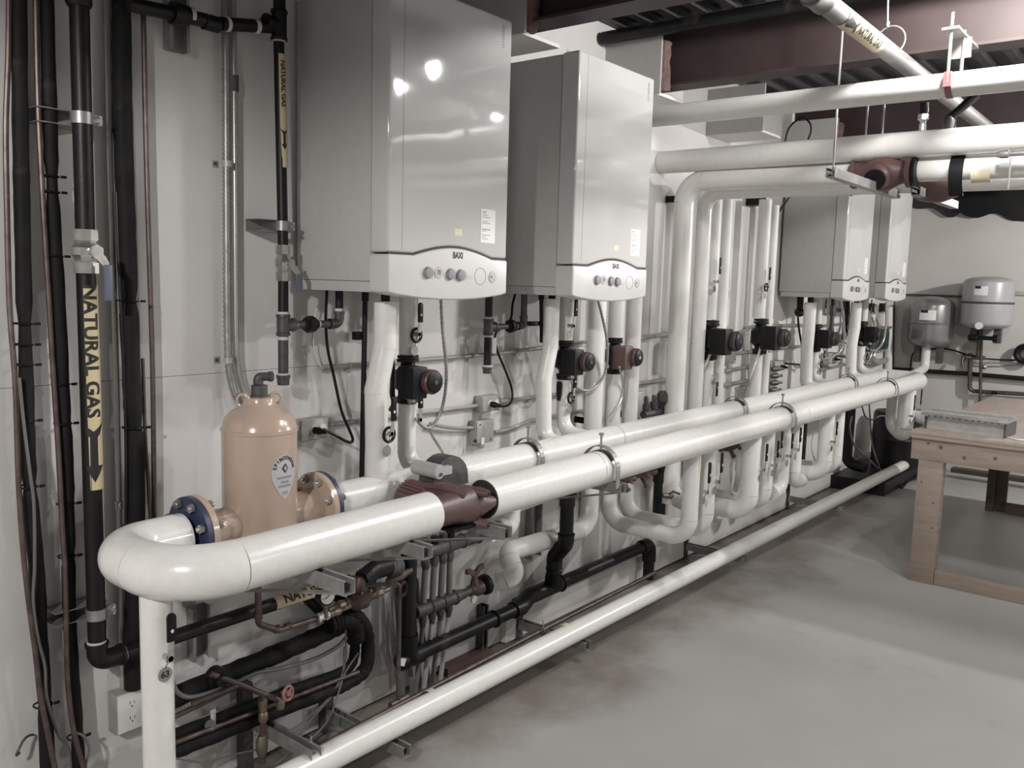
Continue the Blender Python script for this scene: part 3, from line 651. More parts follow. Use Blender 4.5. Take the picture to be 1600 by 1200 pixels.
for q_ in (((1.4668, -0.1000, 2.5110), (1.4896, -0.1000, 2.5111), 0.024, 14), ((1.5340, -0.1000, 2.5072), (1.5426, -0.1000, 2.5074), 0.0225, 14), ((1.5997, -0.1000, 2.5145), (1.6109, -0.1000, 2.5162), 0.0225, 14), ((1.7032, -0.1000, 2.5323), (1.7174, -0.1000, 2.5347), 0.0225, 14), ((1.7978, -0.1000, 2.5127), (1.7977, -0.1000, 2.5047), 0.0225, 14), ((1.8112, -0.1000, 1.7526), (1.8111, -0.1000, 1.7440), 0.0205, 14), ((1.8107, -0.1000, 1.6300), (1.8107, -0.1000, 1.6214), 0.0205, 14),):
    mk('thread_tape', MB().cyl(*q_), MT['teflon'], g2)
a = Vector((1.7988, -0.1000, 2.4667)); b_ = Vector((1.8087, -0.1000, 2.1065))
gas_label(g2, a, b_-a, r2, (b_-a).length, (0.07, -1, 0), 1.7, size=0.022, sx=1.0, tx=0.094, ax_c=0.27, tmid=(-0.10, -1, 0))
tc = Vector((1.8105, -0.1000, 1.5846))
mk('tee', tee_bm(tc, r2*1.1, (0, 0, 1), (1, 0, 0), 0.036, 0.045), MT['iron'], g2)
mk('drip_leg', MB().tube([tc-Vector((0, 0, 0.03)), (1.8099, -0.1000, 1.4100)], r2, 16), MT['iron'], g2)
mk('cap', MB().lathe((1.8099, -0.1000, 1.4144), (0, 0, -1), [(0, r2*1.35), (0.010, r2*1.35), (0.011, r2*1.2), (0.034, r2*1.15), (0.036, 0.0)], 16), MT['iron'], g2)
for q_ in (((1.8104, -0.1000, 1.5455), (1.8103, -0.1000, 1.5346), r2*1.08, 14), ((1.8099, -0.1000, 1.4210), (1.8099, -0.1000, 1.4122), r2*1.06, 14),):
    mk('thread_tape', MB().cyl(*q_), MT['teflon'], g2)
xu = tc.x+0.115; xe = 2.0536
br = MB().cyl(tc+Vector((0.04, 0, 0)), (xe-0.02, tc.y, tc.z), 0.0135, 14)
bo = mk('branch_pipe', br, MT['iron'], g2)
mk('union', MB().lathe((xu-0.028, tc.y, tc.z), (1, 0, 0), [(0, 0.020), (0.012, 0.021), (0.013, 0.030), (0.038, 0.030), (0.039, 0.021), (0.055, 0.019)], 8), MT['steel'], bo)
mk('elbow', elbow_bm([(xe-0.045, tc.y, tc.z), (xe, tc.y, tc.z), (xe, tc.y, tc.z+0.045)], 0.0155, 0.024), MT['iron'], bo)
mk('riser', MB().cyl((xe, tc.y, tc.z+0.035), (xe, tc.y, 1.704), 0.0145, 14), MT['steel'], bo)
for q_ in (((xe, tc.y, tc.z+0.045), (xe, tc.y, tc.z+0.055), 0.0155, 14), ((tc.x+0.046, tc.y, tc.z), (tc.x+0.054, tc.y, tc.z), 0.0148, 14), ((xu+0.03, tc.y, tc.z), (xu+0.036, tc.y, tc.z), 0.0152, 14),):
    mk('thread_tape', MB().cyl(*q_), MT['teflon'], bo)
ball_valve('gas_valve', (1.8113, -0.1000, 1.7931), 0.021, 'small nickel ball valve with blue lever on the slim gas pipe beside the nearest boiler', hl=0.062)
clamp('pipe_clamp', (1.8079, -0.1000, 1.9160), r2, 'galvanised strut clamp on the slim gas pipe beside the nearest boiler', 0.02, 'strut clamps on gas pipes')
def strut_v(name, px, z0, z1, label, d=0.041, group=None, m='galv'):
    x0, x1 = px
    b = MB().box((x0, -0.001, z0), (x1, -0.003, z1)).box((x0, -0.003, z0), (x0+0.0025, -d, z1)).box((x1-0.0025, -0.003, z0), (x1, -d, z1)).box((x0+0.0025, -d+0.002, z0), (x0+0.010, -d, z1)).box((x1-0.010, -d+0.002, z0), (x1-0.0025, -d, z1))
    return mk(name, b, MT[m], None, label, 'strut', group)
strut_v('strut_channel', (1.4504, 1.5156), 2.4193, 2.6246, 'short galvanised strut on the wall under the horizontal gas pipe at the top', group='short wall struts')
strut_v('strut_channel', (1.4948, 1.5579), 0.4746, 0.6554, 'short galvanised strut upright on the wall behind the low gas pipe', group='short wall struts')
# flexible and rigid conduit beside the slim gas riser
def flex(name, label, pts, r, m='galv', parent=None, pitch=0.013, n=8, cat='conduit', group=None):
    P = smooth_path(pts, 14); out = []; rs = []; acc = 0
    for a, b in zip(P[:-1], P[1:]):
        L = (b-a).length; k = max(1, int(L/(pitch/2)))
        for i in range(k): out.append(a.lerp(b, i/k)); rs.append(r*(1.0 if len(out) % 2 else 0.76))
    out.append(P[-1]); rs.append(r)
    return mk(name, MB().tube(out, r, n, True, rs), MT[m], parent, label, cat, group, ang=80)
fc_ = flex('flexible_conduit', 'ribbed steel flexible conduit running down the wall to the tan separator', [(1.6400, -0.0350, 2.7218), (1.6430, -0.0350, 2.4130), (1.6405, -0.0350, 2.0139), (1.6386, -0.0350, 1.6643), (1.6411, -0.0350, 1.4751), (1.6512, -0.0400, 1.3897), (1.6659, -0.0500, 1.3359), (1.6815, -0.0700, 1.3001)], 0.0145)
rc = thing('steel_conduit', (1.6700, -0.0300, 1.3874), 'smooth steel conduit hugging the ribbed one, curving off behind the tan separator', 'conduit')
mk('tube', MB().tube(smooth_path([(1.6753, -0.0250, 2.7340), (1.6788, -0.0250, 2.4216), (1.6778, -0.0250, 2.0179), (1.6764, -0.0250, 1.5580), (1.6814, -0.0250, 1.4507), (1.6979, -0.0250, 1.3739), (1.7223, -0.0250, 1.3128), (1.7524, -0.0250, 1.2589)], 8), 0.0095, 12), MT['cond'], rc)
mk('coupling', MB().cyl((1.6819, -0.0250, 2.3865), (1.6814, -0.0250, 2.3364), 0.012, 12), MT['iron'], rc)
for q in ((1.6355, -0.0300, 2.1024), (1.6323, -0.0300, 1.4688)):
    c = Vector(q); t = thing('pipe_strap', tuple(c), 'small steel strap holding the ribbed conduit, ' + ('upper one' if q[2] > 1.8 else 'lower one above the separator'), 'strap', 'conduit straps')
    mk('saddle', MB().band((c.x+0.008, c.y-0.006, c.z-0.010), (0, 0, 1), 0.0155, 0.02, 0.0015, (0, -1, 0), 3.4, 12), MT['zinc'], t)
    mk('ear', MB().box((c.x-0.024, -0.001, c.z-0.010), (c.x-0.006, -0.004, c.z+0.010)), MT['zinc'], t)
    mk('screw', MB().cyl((c.x-0.017, -0.003, c.z), (c.x-0.017, -0.008, c.z), 0.0045, 8), MT['iron'], t)
# wall hook at far left bottom
mk('wall_hook', MB().tube(smooth_path([(1.0037, -0.0100, 0.4142), (0.9820, -0.0300, 0.4266), (0.9641, -0.0400, 0.4223), (0.9458, -0.0500, 0.4031), (0.9440, -0.0450, 0.3905), (0.9545, -0.0400, 0.3918)], 6), 0.0035, 8), MT['iron'], None, 'small bent metal hook on the wall at the foot of the leftmost tube', 'hook')
# double outlet box
ox0, ox1, oz0, oz1 = 1.2298, 1.3561, 0.3365, 0.4595
t = thing('outlet_box', (ox0, -0.03, oz0), 'white-plated steel outlet box behind the vertical white pipe, low on the left wall', 'outlet')
mk('box', MB().box((ox0-0.004, -0.001, oz0-0.004), (ox1, -0.052, oz1+0.002)), MT['zinc'], t, bevel=0.003)
fp = mk('face_plate', MB().box((ox0, -0.0525, oz0), (ox1, -0.057, oz1)), MT['plate'], t, bevel=0.002)
for dz in (0.30, 0.70):
    zc = oz0+(oz1-oz0)*dz; xc = (ox0+ox1)/2-0.018
    for dx, hh in ((-0.008, 0.010), (0.006, 0.008)):
        mk('slot', MB().box((xc+dx, -0.0565, zc), (xc+dx+0.002, -0.0575, zc+hh)), MT['ink'], fp)
    mk('slot', MB().cyl((xc, -0.0565, zc-0.008), (xc, -0.0575, zc-0.008), 0.0025, 8), MT['ink'], fp)

# ------------------------------------------------------------------ pumps, levers, tags
def lever(parent, c, L=0.10, up=1, side=0.0, tag=True, ring=False, tagm='galv', dx=0.0, num=None, w_=0.011):
    """black ball-valve lever in front of a vertical pipe; c is the stem point on the pipe's surface"""
    c = Vector(c)
    st = mk('valve_stem', MB().cyl(c+Vector((0, 0.01, 0)), c+Vector((0, -0.022, 0)), 0.008, 8).box(c+Vector((-0.009, -0.012, -0.009)), c+Vector((0.009, -0.017, 0.009))), MT['chrome'], parent)
    b = MB(); y = c.y-0.019
    b.prism([(-0.008, -0.010), (0.008, -0.010), (0.008+dx*0.3, 0.03*up), (dx+w_*0.5, 0.055*up), (dx-w_*0.5, 0.055*up), (-0.008+dx*0.3, 0.025*up)], (c.x, y, c.z), (1, 0, 0), (0, 0, 1), 0.003)
    mk('lever_arm', b, MT['chrome'], st)
    g = MB(); n = 8; o = [(-w_, 0), (w_, 0)] 
    o = [(-w_, 0), (w_, 0), (w_, L-w_)]+[(w_*math.cos(PI*k/n), L-w_+w_*math.sin(PI*k/n)) for k in range(1, n)]+[(-w_, L-w_)]
    g.prism([(dx+p[0], (0.045+p[1])*up) for p in o], (c.x, y+0.003, c.z), (1, 0, 0), (0, 0, 1), 0.008)
    mk('lever_grip', g, MT['black'], st, bevel=0.002)
    mk('grip_mark', MB().prism([(dx, (0.045+L*0.30)*up), (dx+0.005, (0.045+L*0.38)*up), (dx, (0.045+L*0.46)*up), (dx-0.005, (0.045+L*0.38)*up)], (c.x, y-0.0052, c.z), (1, 0, 0), (0, 0, 1), 0.0006), MT['white'], st)
    if ring: mk('ring', MB().torus(c+Vector((0, -0.006, -0.004)), (0, 1, 0), 0.025, 0.0055, 24, 8), MT['black'], st)
    if tag:
        tc = c+Vector((-0.006, 0.002, -0.062 if ring else -0.045))
        mk('tag_hook', MB().tube([c+Vector((0, -0.012, -0.006)), tc+Vector((0, -0.006, 0.016))], 0.0012, 5), MT['iron'], st)
        tg = mk('number_tag', MB().cyl(tc+Vector((0, -0.004, 0)), tc+Vector((0, -0.0055, 0)), 0.0195, 20), MT[tagm], st)
        if num: mk('tag_number', text_flat(num, 0.024, tc+Vector((0, -0.006, 0)), (1, 0, 0), (0, 0, 1)), MT['ink'], tg)
    return st
def make_pump(c, label, k=1.0, boxm='black', capm='black', motm='red'):
    c = Vector(c); t = thing('circulator_pump', tuple(c), label, 'pump')
    mk('volute', MB().lathe(c-Vector((0, 0, 0.07*k)), (0, 0, 1), [(0, 0.026*k), (0.02*k, 0.03*k), (0.035*k, 0.05*k), (0.10*k, 0.05*k), (0.12*k, 0.03*k), (0.14*k, 0.026*k)], 20), MT['abs'], t)
    for s in (-1, 1):
        for a_, r in ((0.072, 0.040), (0.086, 0.038)):
            z = c.z+s*a_*k
            mk('flange', MB().prism([(math.cos(a)*r*k*(1.15 if abs(math.cos(a)) > 0.7 else 0.8), math.sin(a)*r*k) for a in [2*PI*i/20 for i in range(20)]], (c.x, c.y, z-0.0055*k), (1, 0, 0), (0, 1, 0), 0.011*k), MT['abs'] if a_ < 0.08 else MT['black'], t)
    mk('motor', MB().lathe(c+Vector((0, -0.03*k, 0)), (0, -1, 0), [(0, 0.046*k), (0.03*k, 0.047*k), (0.105*k, 0.047*k), (0.112*k, 0.042*k)], 28), MT[motm], t)
    cp = mk('motor_cap', MB().lathe(c+Vector((0, -0.138*k, 0)), (0, -1, 0), [(0, 0.041*k), (0.008*k, 0.041*k), (0.011*k, 0.036*k), (0.0115*k, 0.0)], 28), MT['black'], t)
    mk('vent_plug', MB().lathe(c+Vector((0, -0.149*k, 0)), (0, -1, 0), [(0, 0.010*k), (0.004*k, 0.009*k), (0.0045*k, 0)], 12), MT['chrome'] if capm != 'black' else MT['iron'], cp)
    tb = MB().box(c+Vector((-0.088*k, -0.036*k, -0.062*k)), c+Vector((-0.012*k, -0.118*k, 0.058*k)))
    mk('terminal_box', tb, MT[boxm], t, bevel=0.006*k)
    mk('cable_gland', MB().cyl(c+Vector((-0.05*k, -0.08*k, -0.060*k)), c+Vector((-0.05*k, -0.08*k, -0.078*k)), 0.010*k, 10), MT['chrome'], t)
    return t
def cord(name, label, pts, r, m='black', cat='cable', group=None, n=8):
    return mk(name, MB().tube(smooth_path(pts, 8), r, n), MT[m], None, label, cat, group)

# ------------------------------------------------------------------ nearest boiler: legs, pump, drain
xa, xb = 2.0825, 2.0521
lgA = ins_pipe('boiler_leg', 'white insulated offset leg of the nearest boiler, landing on the rear header', 'pipe', [(xa, -0.31, 1.6720), (xa, -0.31, 1.5185), (xb, -0.30, 1.3633), (xb, -0.31, ZH+0.03)], 0.0405, 0.10)
mk('nipple', MB().cyl((xa, -0.31, 1.6720-0.01), (xa, -0.31, 1.708), 0.016, 12), MT['black'], lgA)
lever(lgA, (2.0582, -0.3550, 1.2168), 0.085, 1, ring=True, dx=0.008)
xc_ = 2.3323
zp = 1.3712
lgB = ins_pipe('boiler_leg', 'white insulated straight leg of the nearest boiler, cut by the upper red-and-black pump', 'pipe', [(xc_, -0.17, 1.70), (xc_, -0.17, zp+0.095)], 0.036, 0.1)
lever(lgB, (2.3302, -0.2100, 1.5455), 0.075, 1, ring=True, dx=0.006)
lg2 = ins_pipe('boiler_leg', 'white insulated pipe under the nearest pump, bending into the rear header', 'pipe', [(xc_, -0.17, zp-0.095), (xc_, -0.17, ZH+0.03), (xc_, -0.31, ZH+0.03)], 0.036, 0.09)
lever(lg2, (2.3438, -0.2100, 1.2183), 0.06, 1, tag=False)
PU1 = make_pump((xc_, -0.17, zp), 'red and black circulator pump under the nearest boiler')
t = thing('drain_pipe', (2.2191, -0.0500, 1.3484), 'slim black plastic drain pipe running down the wall left of the boiler leg', 'pipe')
mk('tube', MB().tube([(2.2217, -0.0500, 1.7085), (2.2101, -0.0500, 0.9500)], 0.0105, 12), MT['abs'], t)
mk('fitting', MB().cyl((2.2217, -0.0500, 1.7085), (2.2212, -0.0500, 1.6651), 0.014, 12), MT['abs'], t)
mk('bracket', MB().box(Vector((2.1830, -0.0200, 1.5482)), Vector((2.2154, -0.0450, 1.5172))), MT['abs'], t)
cord('black_hose', 'short black hose dropping behind the nearest pump', [(2.3136, -0.1000, 1.4456), (2.3216, -0.1000, 1.3705), (2.3192, -0.1000, 1.3081), (2.3395, -0.0900, 1.2675), (2.3607, -0.0500, 1.2356)], 0.011)
flex('flexible_conduit', 'grey flexible conduit looping from the nearest boiler down to its pump', [(2.4245, -0.2500, 1.6869), (2.4389, -0.2500, 1.5496), (2.4710, -0.2400, 1.4232), (2.4915, -0.2200, 1.3188), (2.4857, -0.2000, 1.2276), (2.4392, -0.1900, 1.1725), (2.3818, -0.1900, 1.1942), (2.3389, -0.1900, 1.2537), (2.2910, -0.2100, 1.3096)], 0.0075)
cord('grey_cable', 'grey cable running from the conduit clip down toward the big red pump', [(2.5725, -0.0500, 1.1502), (2.5653, -0.0800, 1.1118), (2.5666, -0.1200, 1.0688), (2.5583, -0.1500, 1.0475)], 0.006, 'cond')
cord('power_cord', 'black power cord hanging from the nearest boiler to the outlet below it', [(2.0386, -0.0500, 1.7111), (2.0331, -0.0500, 1.5958), (2.0423, -0.0500, 1.4908), (2.0695, -0.0500, 1.3951), (2.0981, -0.0600, 1.2624), (2.1302, -0.0700, 1.1828), (2.1461, -0.0700, 1.1491), (2.1400, -0.0700, 1.1352), (2.1119, -0.0700, 1.1437), (2.0509, -0.0700, 1.1777), (2.0093, -0.0700, 1.1993)], 0.0055)
cord('white_wire', 'thin white wire hanging on the wall beside the black power cord', [(2.0229, -0.0300, 1.6643), (2.0028, -0.0300, 1.6183), (1.9943, -0.0300, 1.5262), (2.0001, -0.0300, 1.4795), (2.0147, -0.0300, 1.4438), (2.0293, -0.0300, 1.4242)], 0.0018, 'white')

def box_at(name, a, b, label, d=0.045, plug=None, knock=True, cat='outlet', group=None):
    (xa_, _, za_), (xb_, _, zb_) = a, b
    t = thing(name, ((xa_+xb_)/2, 0, zb_), label, cat, group)
    mk('box', MB().box((xa_, -0.001, zb_), (xb_, -d, za_)), MT['zinc'], t, bevel=0.004)
    cv = mk('cover', MB().box((xa_+0.004, -d, zb_+0.004), (xb_-0.004, -d-0.004, za_-0.004)), MT['zinc'], t, bevel=0.0015)
    if plug:
        zc = (za_+zb_)/2; xc = xa_+(xb_-xa_)*0.62
        for s in (-1, 1): 
            rc_ = mk('receptacle', MB().lathe((xc+s*0.021, -d-0.003, zc), (0, -1, 0), [(0, 0.017), (0.004, 0.0165), (0.005, 0)], 16), MT['plate'], cv)
        pl = thing_part('plug', t)
        mk('plug', MB().lathe((xc-0.021, -d-0.008, zc-0.002), (0.35, -1, -0.1), [(0, 0.013), (0.02, 0.014), (0.034, 0.009), (0.05, 0.007), (0.052, 0)], 12), MT['black'], t)
    else:
        for kx, kz in ((0.2, 0.85), (0.8, 0.15)):
            mk('screw', MB().cyl((xa_+(xb_-xa_)*kx, -d-0.003, zb_+(za_-zb_)*kz), (xa_+(xb_-xa_)*kx, -d-0.006, zb_+(za_-zb_)*kz), 0.004, 8), MT['iron'], cv)
    return t
def thing_part(n, t): return None
box_at('outlet_box', (1.9219, -0.0500, 1.2393), (2.0495, -0.0500, 1.1608), 'galvanised outlet box with black plug, below the nearest boiler', plug=True)
box_at('outlet_box', (2.9165, -0.0500, 1.2389), (3.0404, -0.0500, 1.1660), 'galvanised outlet box with black plug, at the foot of the second gas drop', plug=True)
jb = box_at('junction_box', (2.8812, -0.0500, 1.1300), (3.0049, -0.0500, 1.0247), 'plain grey junction box just above the rear header', cat='junction box')
mk('knockout', MB().cyl((2.8711, -0.0520, 1.0449), (2.8665, -0.0560, 1.0460), 0.008, 10), MT['ink'], jb)
mk('sticker', MB().box((2.9138, -0.0505, 1.0538), (2.9359, -0.0515, 1.0220)), MT['white'], jb)

# wall conduits
def conduit(name, label, pts, r=0.0095, m='cond', cat='conduit', straps=()):
    t = thing(name, pts[0], label, cat, 'wall conduits')
    mk('tube', MB().tube(smooth_path(pts, 4) if len(pts) > 2 else pts, r, 10), MT[m], t)
    for c in straps:
        c = Vector(c); mk('strap', MB().box(c+Vector((-0.009, 0.012, -0.026)), c+Vector((0.009, 0.008, 0.0))).torus(c, (1, 0, 0), r+0.0015, 0.0018, 12, 5), MT['zinc'], t)
    return t
c_ = conduit('wall_conduit', 'upper steel conduit run behind the nearest boiler leg, open at its left end', [(2.0463, -0.0200, 1.4200), (2.9534, -0.0200, 1.4239)], straps=[(2.1714, -0.0200, 1.4199), (2.8710, -0.0200, 1.4222)])
mk('bushing', MB().lathe(Vector((2.0463, -0.0200, 1.4200)), (-1, 0, 0), [(0, 0.011), (0.008, 0.0125), (0.012, 0.0115), (0.0125, 0.0)], 12), MT['zinc'], c_)
conduit('wall_conduit', 'lower steel conduit between the two outlet boxes under the nearest boiler', [(2.0770, -0.0200, 1.2043), (2.9441, -0.0200, 1.1954)], straps=[(2.6842, -0.0200, 1.1977)])
conduit('wall_conduit', 'upper steel conduit behind the second boiler legs', [(3.0159, -0.0200, 1.4239), (3.7668, -0.0200, 1.4520)], straps=[(3.1886, -0.0200, 1.4308)])
conduit('wall_conduit', 'lower steel conduit running right from the second outlet box', [(3.0799, -0.0200, 1.2007), (3.8023, -0.0200, 1.1935)], straps=[(3.3088, -0.0200, 1.1956)])
conduit('wall_conduit', 'grey flexible conduit sagging left of the plain junction box', [(2.6046, -0.0300, 1.1495), (2.6754, -0.0300, 1.1306), (2.7773, -0.0300, 1.1105), (2.8965, -0.0300, 1.0997)], 0.008)
conduit('wall_conduit', 'grey conduit curving up right of the plain junction box', [(3.0439, -0.0200, 1.0606), (3.1473, -0.0200, 1.0606), (3.2592, -0.0200, 1.0757), (3.3710, -0.0200, 1.0856), (3.8215, -0.0200, 1.0891)], 0.009)
conduit('wall_conduit', 'upper steel conduit between the pipe pair and the bent risers', [(4.2504, -0.0200, 1.4526), (4.7137, -0.0200, 1.4682)], 0.013)
conduit('wall_conduit', 'middle steel conduit between the pipe pair and the bent risers', [(4.2376, -0.0200, 1.1914), (4.7260, -0.0200, 1.1902)], 0.013)
conduit('wall_conduit', 'upper steel conduit between the two far pump risers', [(5.0809, -0.0200, 1.4454), (5.4079, -0.0200, 1.4482), (5.7340, -0.0200, 1.4523), (5.9035, -0.0200, 1.4841), (6.9357, -0.0200, 1.4713)], 0.012, straps=[(5.6920, -0.0200, 1.4490)])
conduit('wall_conduit', 'second steel conduit from the top, behind the far pump risers', [(5.5259, -0.0200, 1.3054), (6.8260, -0.0200, 1.3054)], 0.012)
conduit('wall_conduit', 'third steel conduit from the top, behind the far pump risers', [(5.4408, -0.0200, 1.1924), (5.9677, -0.0200, 1.2011)], 0.013)
conduit('wall_conduit', 'lowest steel conduit behind the far pump risers', [(5.4532, -0.0200, 1.0957), (5.8931, -0.0200, 1.0994)], 0.014)
conduit('wall_conduit', 'upper steel conduit below the third boiler', [(6.9682, -0.0200, 1.4499), (8.2346, -0.0200, 1.4731)], 0.012)
conduit('wall_conduit', 'middle steel conduit below the third boiler', [(7.1149, -0.0200, 1.2885), (7.9162, -0.0200, 1.2902)], 0.012)
conduit('wall_conduit', 'lowest steel conduit below the third boiler', [(7.1539, -0.0200, 1.0847), (7.9944, -0.0200, 1.0959)], 0.013)
conduit('wall_conduit', 'thin conduit climbing behind the fourth riser and bending left', [(5.9561, -0.0200, 0.9737), (5.8925, -0.0200, 1.2559), (5.8724, -0.0200, 1.3939), (5.8815, -0.0300, 1.4761)], 0.010)

# second boiler: gas drop, legs, pump
g3 = thing('gas_drop', (2.8933, -0.1000, 1.3453), 'black gas drop with drip leg between the two near boilers, branching right', 'gas pipe')
tc = Vector((2.8854, -0.1000, 1.5534))
mk('pipe_length', MB().cyl(tc+Vector((0, 0, 0.03)), (tc.x, -0.10, 2.6), 0.0165, 14), MT['steel'], g3)
mk('tee', tee_bm(tc, 0.0185, (0, 0, 1), (1, 0, 0), 0.036, 0.045), MT['iron'], g3)
mk('drip_leg', MB().cyl(tc-Vector((0, 0, 0.03)), (tc.x, -0.10, 1.3821), 0.017, 14), MT['steel'], g3)
mk('cap', MB().lathe((tc.x, -0.10, 1.3821), (0, 0, -1), [(0, 0.023), (0.010, 0.023), (0.011, 0.020), (0.032, 0.019), (0.034, 0.0)], 14), MT['iron'], g3)
xu = tc.x+0.16; xe = 3.1337
bo = mk('branch_pipe', MB().cyl(tc+Vector((0.04, 0, 0)), (xe-0.02, tc.y, tc.z), 0.0135, 14), MT['iron'], g3)
mk('union', MB().lathe((xu-0.028, tc.y, tc.z), (1, 0, 0), [(0, 0.020), (0.012, 0.021), (0.013, 0.030), (0.038, 0.030), (0.039, 0.021), (0.055, 0.019)], 8), MT['steel'], bo)
mk('elbow', elbow_bm([(xe-0.045, tc.y, tc.z), (xe, tc.y, tc.z), (xe, tc.y, tc.z+0.045)], 0.0155, 0.024), MT['iron'], bo)
mk('riser', MB().cyl((xe, tc.y, tc.z+0.035), (xe, tc.y, 1.70), 0.0145, 14), MT['iron'], bo)
for q_ in (((tc.x, -0.10, tc.z+0.036), (tc.x, -0.10, tc.z+0.044), 0.0178), ((tc.x, -0.10, tc.z-0.036), (tc.x, -0.10, tc.z-0.044), 0.0178), ((tc.x, -0.10, 1.3878), (tc.x, -0.10, 1.3793), 0.0235), ((xu+0.028, -0.10, tc.z), (xu+0.034, -0.10, tc.z), 0.0155)):
    mk('thread_tape', MB().cyl(*q_), MT['teflon'], g3)
mk('paper_tag', MB().box((2.9355, -0.0850, 1.5034), (2.9627, -0.0830, 1.4339)), MT['white'], g3)
cord('power_cord', 'black power cord hanging from the second boiler to the outlet at the gas drop', [(3.1420, -0.0500, 1.7300), (3.0877, -0.0700, 1.6517), (3.0599, -0.0800, 1.5801), (2.9627, -0.0800, 1.5249), (2.9821, -0.0700, 1.4521), (3.0524, -0.0600, 1.3607), (3.1077, -0.0600, 1.2682), (3.1026, -0.0700, 1.2100), (3.0661, -0.0700, 1.1866), (3.0016, -0.0700, 1.1897)], 0.0055)
t = thing('drain_pipe', (3.3315, -0.0500, 1.5741), 'slim black plastic drain pipe left of the second boiler legs', 'pipe')
mk('tube', MB().tube([(3.3293, -0.0500, 1.7112), (3.3448, -0.0500, 1.4662)], 0.0105, 12), MT['abs'], t)
mk('fitting', MB().cyl((3.3293, -0.0500, 1.7112), (3.3314, -0.0500, 1.6717), 0.015, 12), MT['abs'], t)
mk('bracket', MB().box(Vector((3.2654, -0.0200, 1.5676)), Vector((3.3294, -0.0450, 1.5463))), MT['abs'], t)
xa, xb = 3.2116, 3.1823
lg3 = ins_pipe('boiler_leg', 'white insulated offset leg of the second boiler, glossy at its bend', 'pipe', [(xa, -0.20, 1.6796), (xa, -0.20, 1.4660), (xb, -0.19, 1.3062), (xb, -0.20, ZH+0.035), (xb, -0.31, ZH+0.02)], 0.0365, 0.085)
mk('nipple', MB().cyl((xa, -0.20, 1.6796-0.01), (xa, -0.20, 1.702), 0.016, 12), MT['black'], lg3)
xc_ = 3.3876; zp = 1.3884
lg4 = ins_pipe('boiler_leg', 'white insulated straight leg of the second boiler above its pump', 'pipe', [(xc_, -0.16, 1.695), (xc_, -0.16, zp+0.095)], 0.034, 0.1)
lever(lg4, (3.3638, -0.2000, 1.5538), 0.085, 1, dx=0.014, tagm='knobl')
lg5 = ins_pipe('boiler_leg', 'white insulated pipe under the second pump, its elbow turning into the rear header', 'pipe', [(xc_, -0.16, zp-0.095), (xc_, -0.16, ZH+0.04), (xc_, -0.31, ZH+0.03)], 0.034, 0.085)
lever(lg5, (3.3848, -0.2000, 1.2142), 0.08, 1, ring=True, dx=0.006)
PU2 = make_pump((xc_, -0.16, zp), 'red and black circulator pump under the second boiler')
mk('valve_body', MB().lathe(Vector((xc_-0.055, -0.17, zp-0.10)), (0, 0, -1), [(0, 0.012), (0.02, 0.014), (0.06, 0.013), (0.09, 0.008), (0.092, 0)], 10), MT['black'], PU2)
flex('flexible_conduit', 'grey flexible conduit looping from the second boiler down to its pump', [(3.5079, -0.2500, 1.6911), (3.5598, -0.2500, 1.5956), (3.6081, -0.2500, 1.4852), (3.6368, -0.2400, 1.3885), (3.6448, -0.2200, 1.3065), (3.5987, -0.2000, 1.2439), (3.5237, -0.1900, 1.2329), (3.4338, -0.1900, 1.2619), (3.3665, -0.1900, 1.3130)], 0.0075)

# pipe pair and pump right of the second boiler, each dropping, running out and up into the front header
zlow = 0.50
def swing(name, label, px, ztop, r, xd, zl=zlow, dd=0.615, rad=0.10, pump=None, d0=0.15):
    pts_low = [(px, -d0, zl), (xd, -dd, zl), (xd, -dd, ZH-0.03)]
    if pump is None: return ins_pipe(name, label, 'pipe', [(px, -0.002, ztop), (px, -d0, ztop)]+pts_low, r, rad, MT['pvcm'])
    a = ins_pipe(name, label+', upper length', 'pipe', [(px, -0.002, ztop), (px, -d0, ztop), (px, -d0, pump+0.095)], r, rad, MT['pvcm'])
    b = ins_pipe(name, label+', length below the pump', 'pipe', [(px, -d0, pump-0.095)]+pts_low, r, rad, MT['pvcm'])
    return a, b
x930, x957, x985 = 3.6674, 3.8489, 4.0237
zp = 1.3857
zS = 0.5041
p9 = ins_pipe('riser_pipe', 'thick white insulated pipe just right of the second boiler, turning left along the wall below', 'pipe', [(x930, -0.002, 2.40), (x930, -0.15, 2.40), (x930, -0.15, zS), (3.0585, -0.10, zS), (3.0034, -0.20, 0.4259), (2.9625, -0.13, 0.3924)], 0.046, [0.08, 0.09, 0.06, 0.06], MT['pvcm'])
s1, s2 = swing('riser_pipe', 'white pipe with the dark red pump', x957, 2.40, 0.042, 3.8634, pump=zp)
s3 = swing('riser_pipe', 'white pipe immediately right of the dark red pump, dropping and swinging out low', x985, 2.40, 0.043, 4.0423)
PU3 = make_pump((x957, -0.15, zp), 'dark red circulator pump with a red box, right of the second boiler', boxm='red', capm='g')
cord('grey_cable', 'grey cable looping below the dark red pump', [(3.7542, -0.2400, 1.3402), (3.8168, -0.2200, 1.2720), (3.8614, -0.2000, 1.2000), (3.8404, -0.2000, 1.1481), (3.7758, -0.2000, 1.1008), (3.7171, -0.2000, 1.0738)], 0.006, 'cond')
lever(s2, (3.9191, -0.6600, 0.7395), 0.105, 1, dx=0.01, tagm='galv')
lever(s3, (4.0446, -0.6600, 0.7710), 0.105, 1, dx=0.02, tagm='galv')
mk('paper_note', MB().band((3.8634, -0.615, 0.8446), (0, 0, 1), 0.0425, 0.075, 0.001, (0.6, -0.8, 0), 1.5, 10), MT['ylw2'], s2)
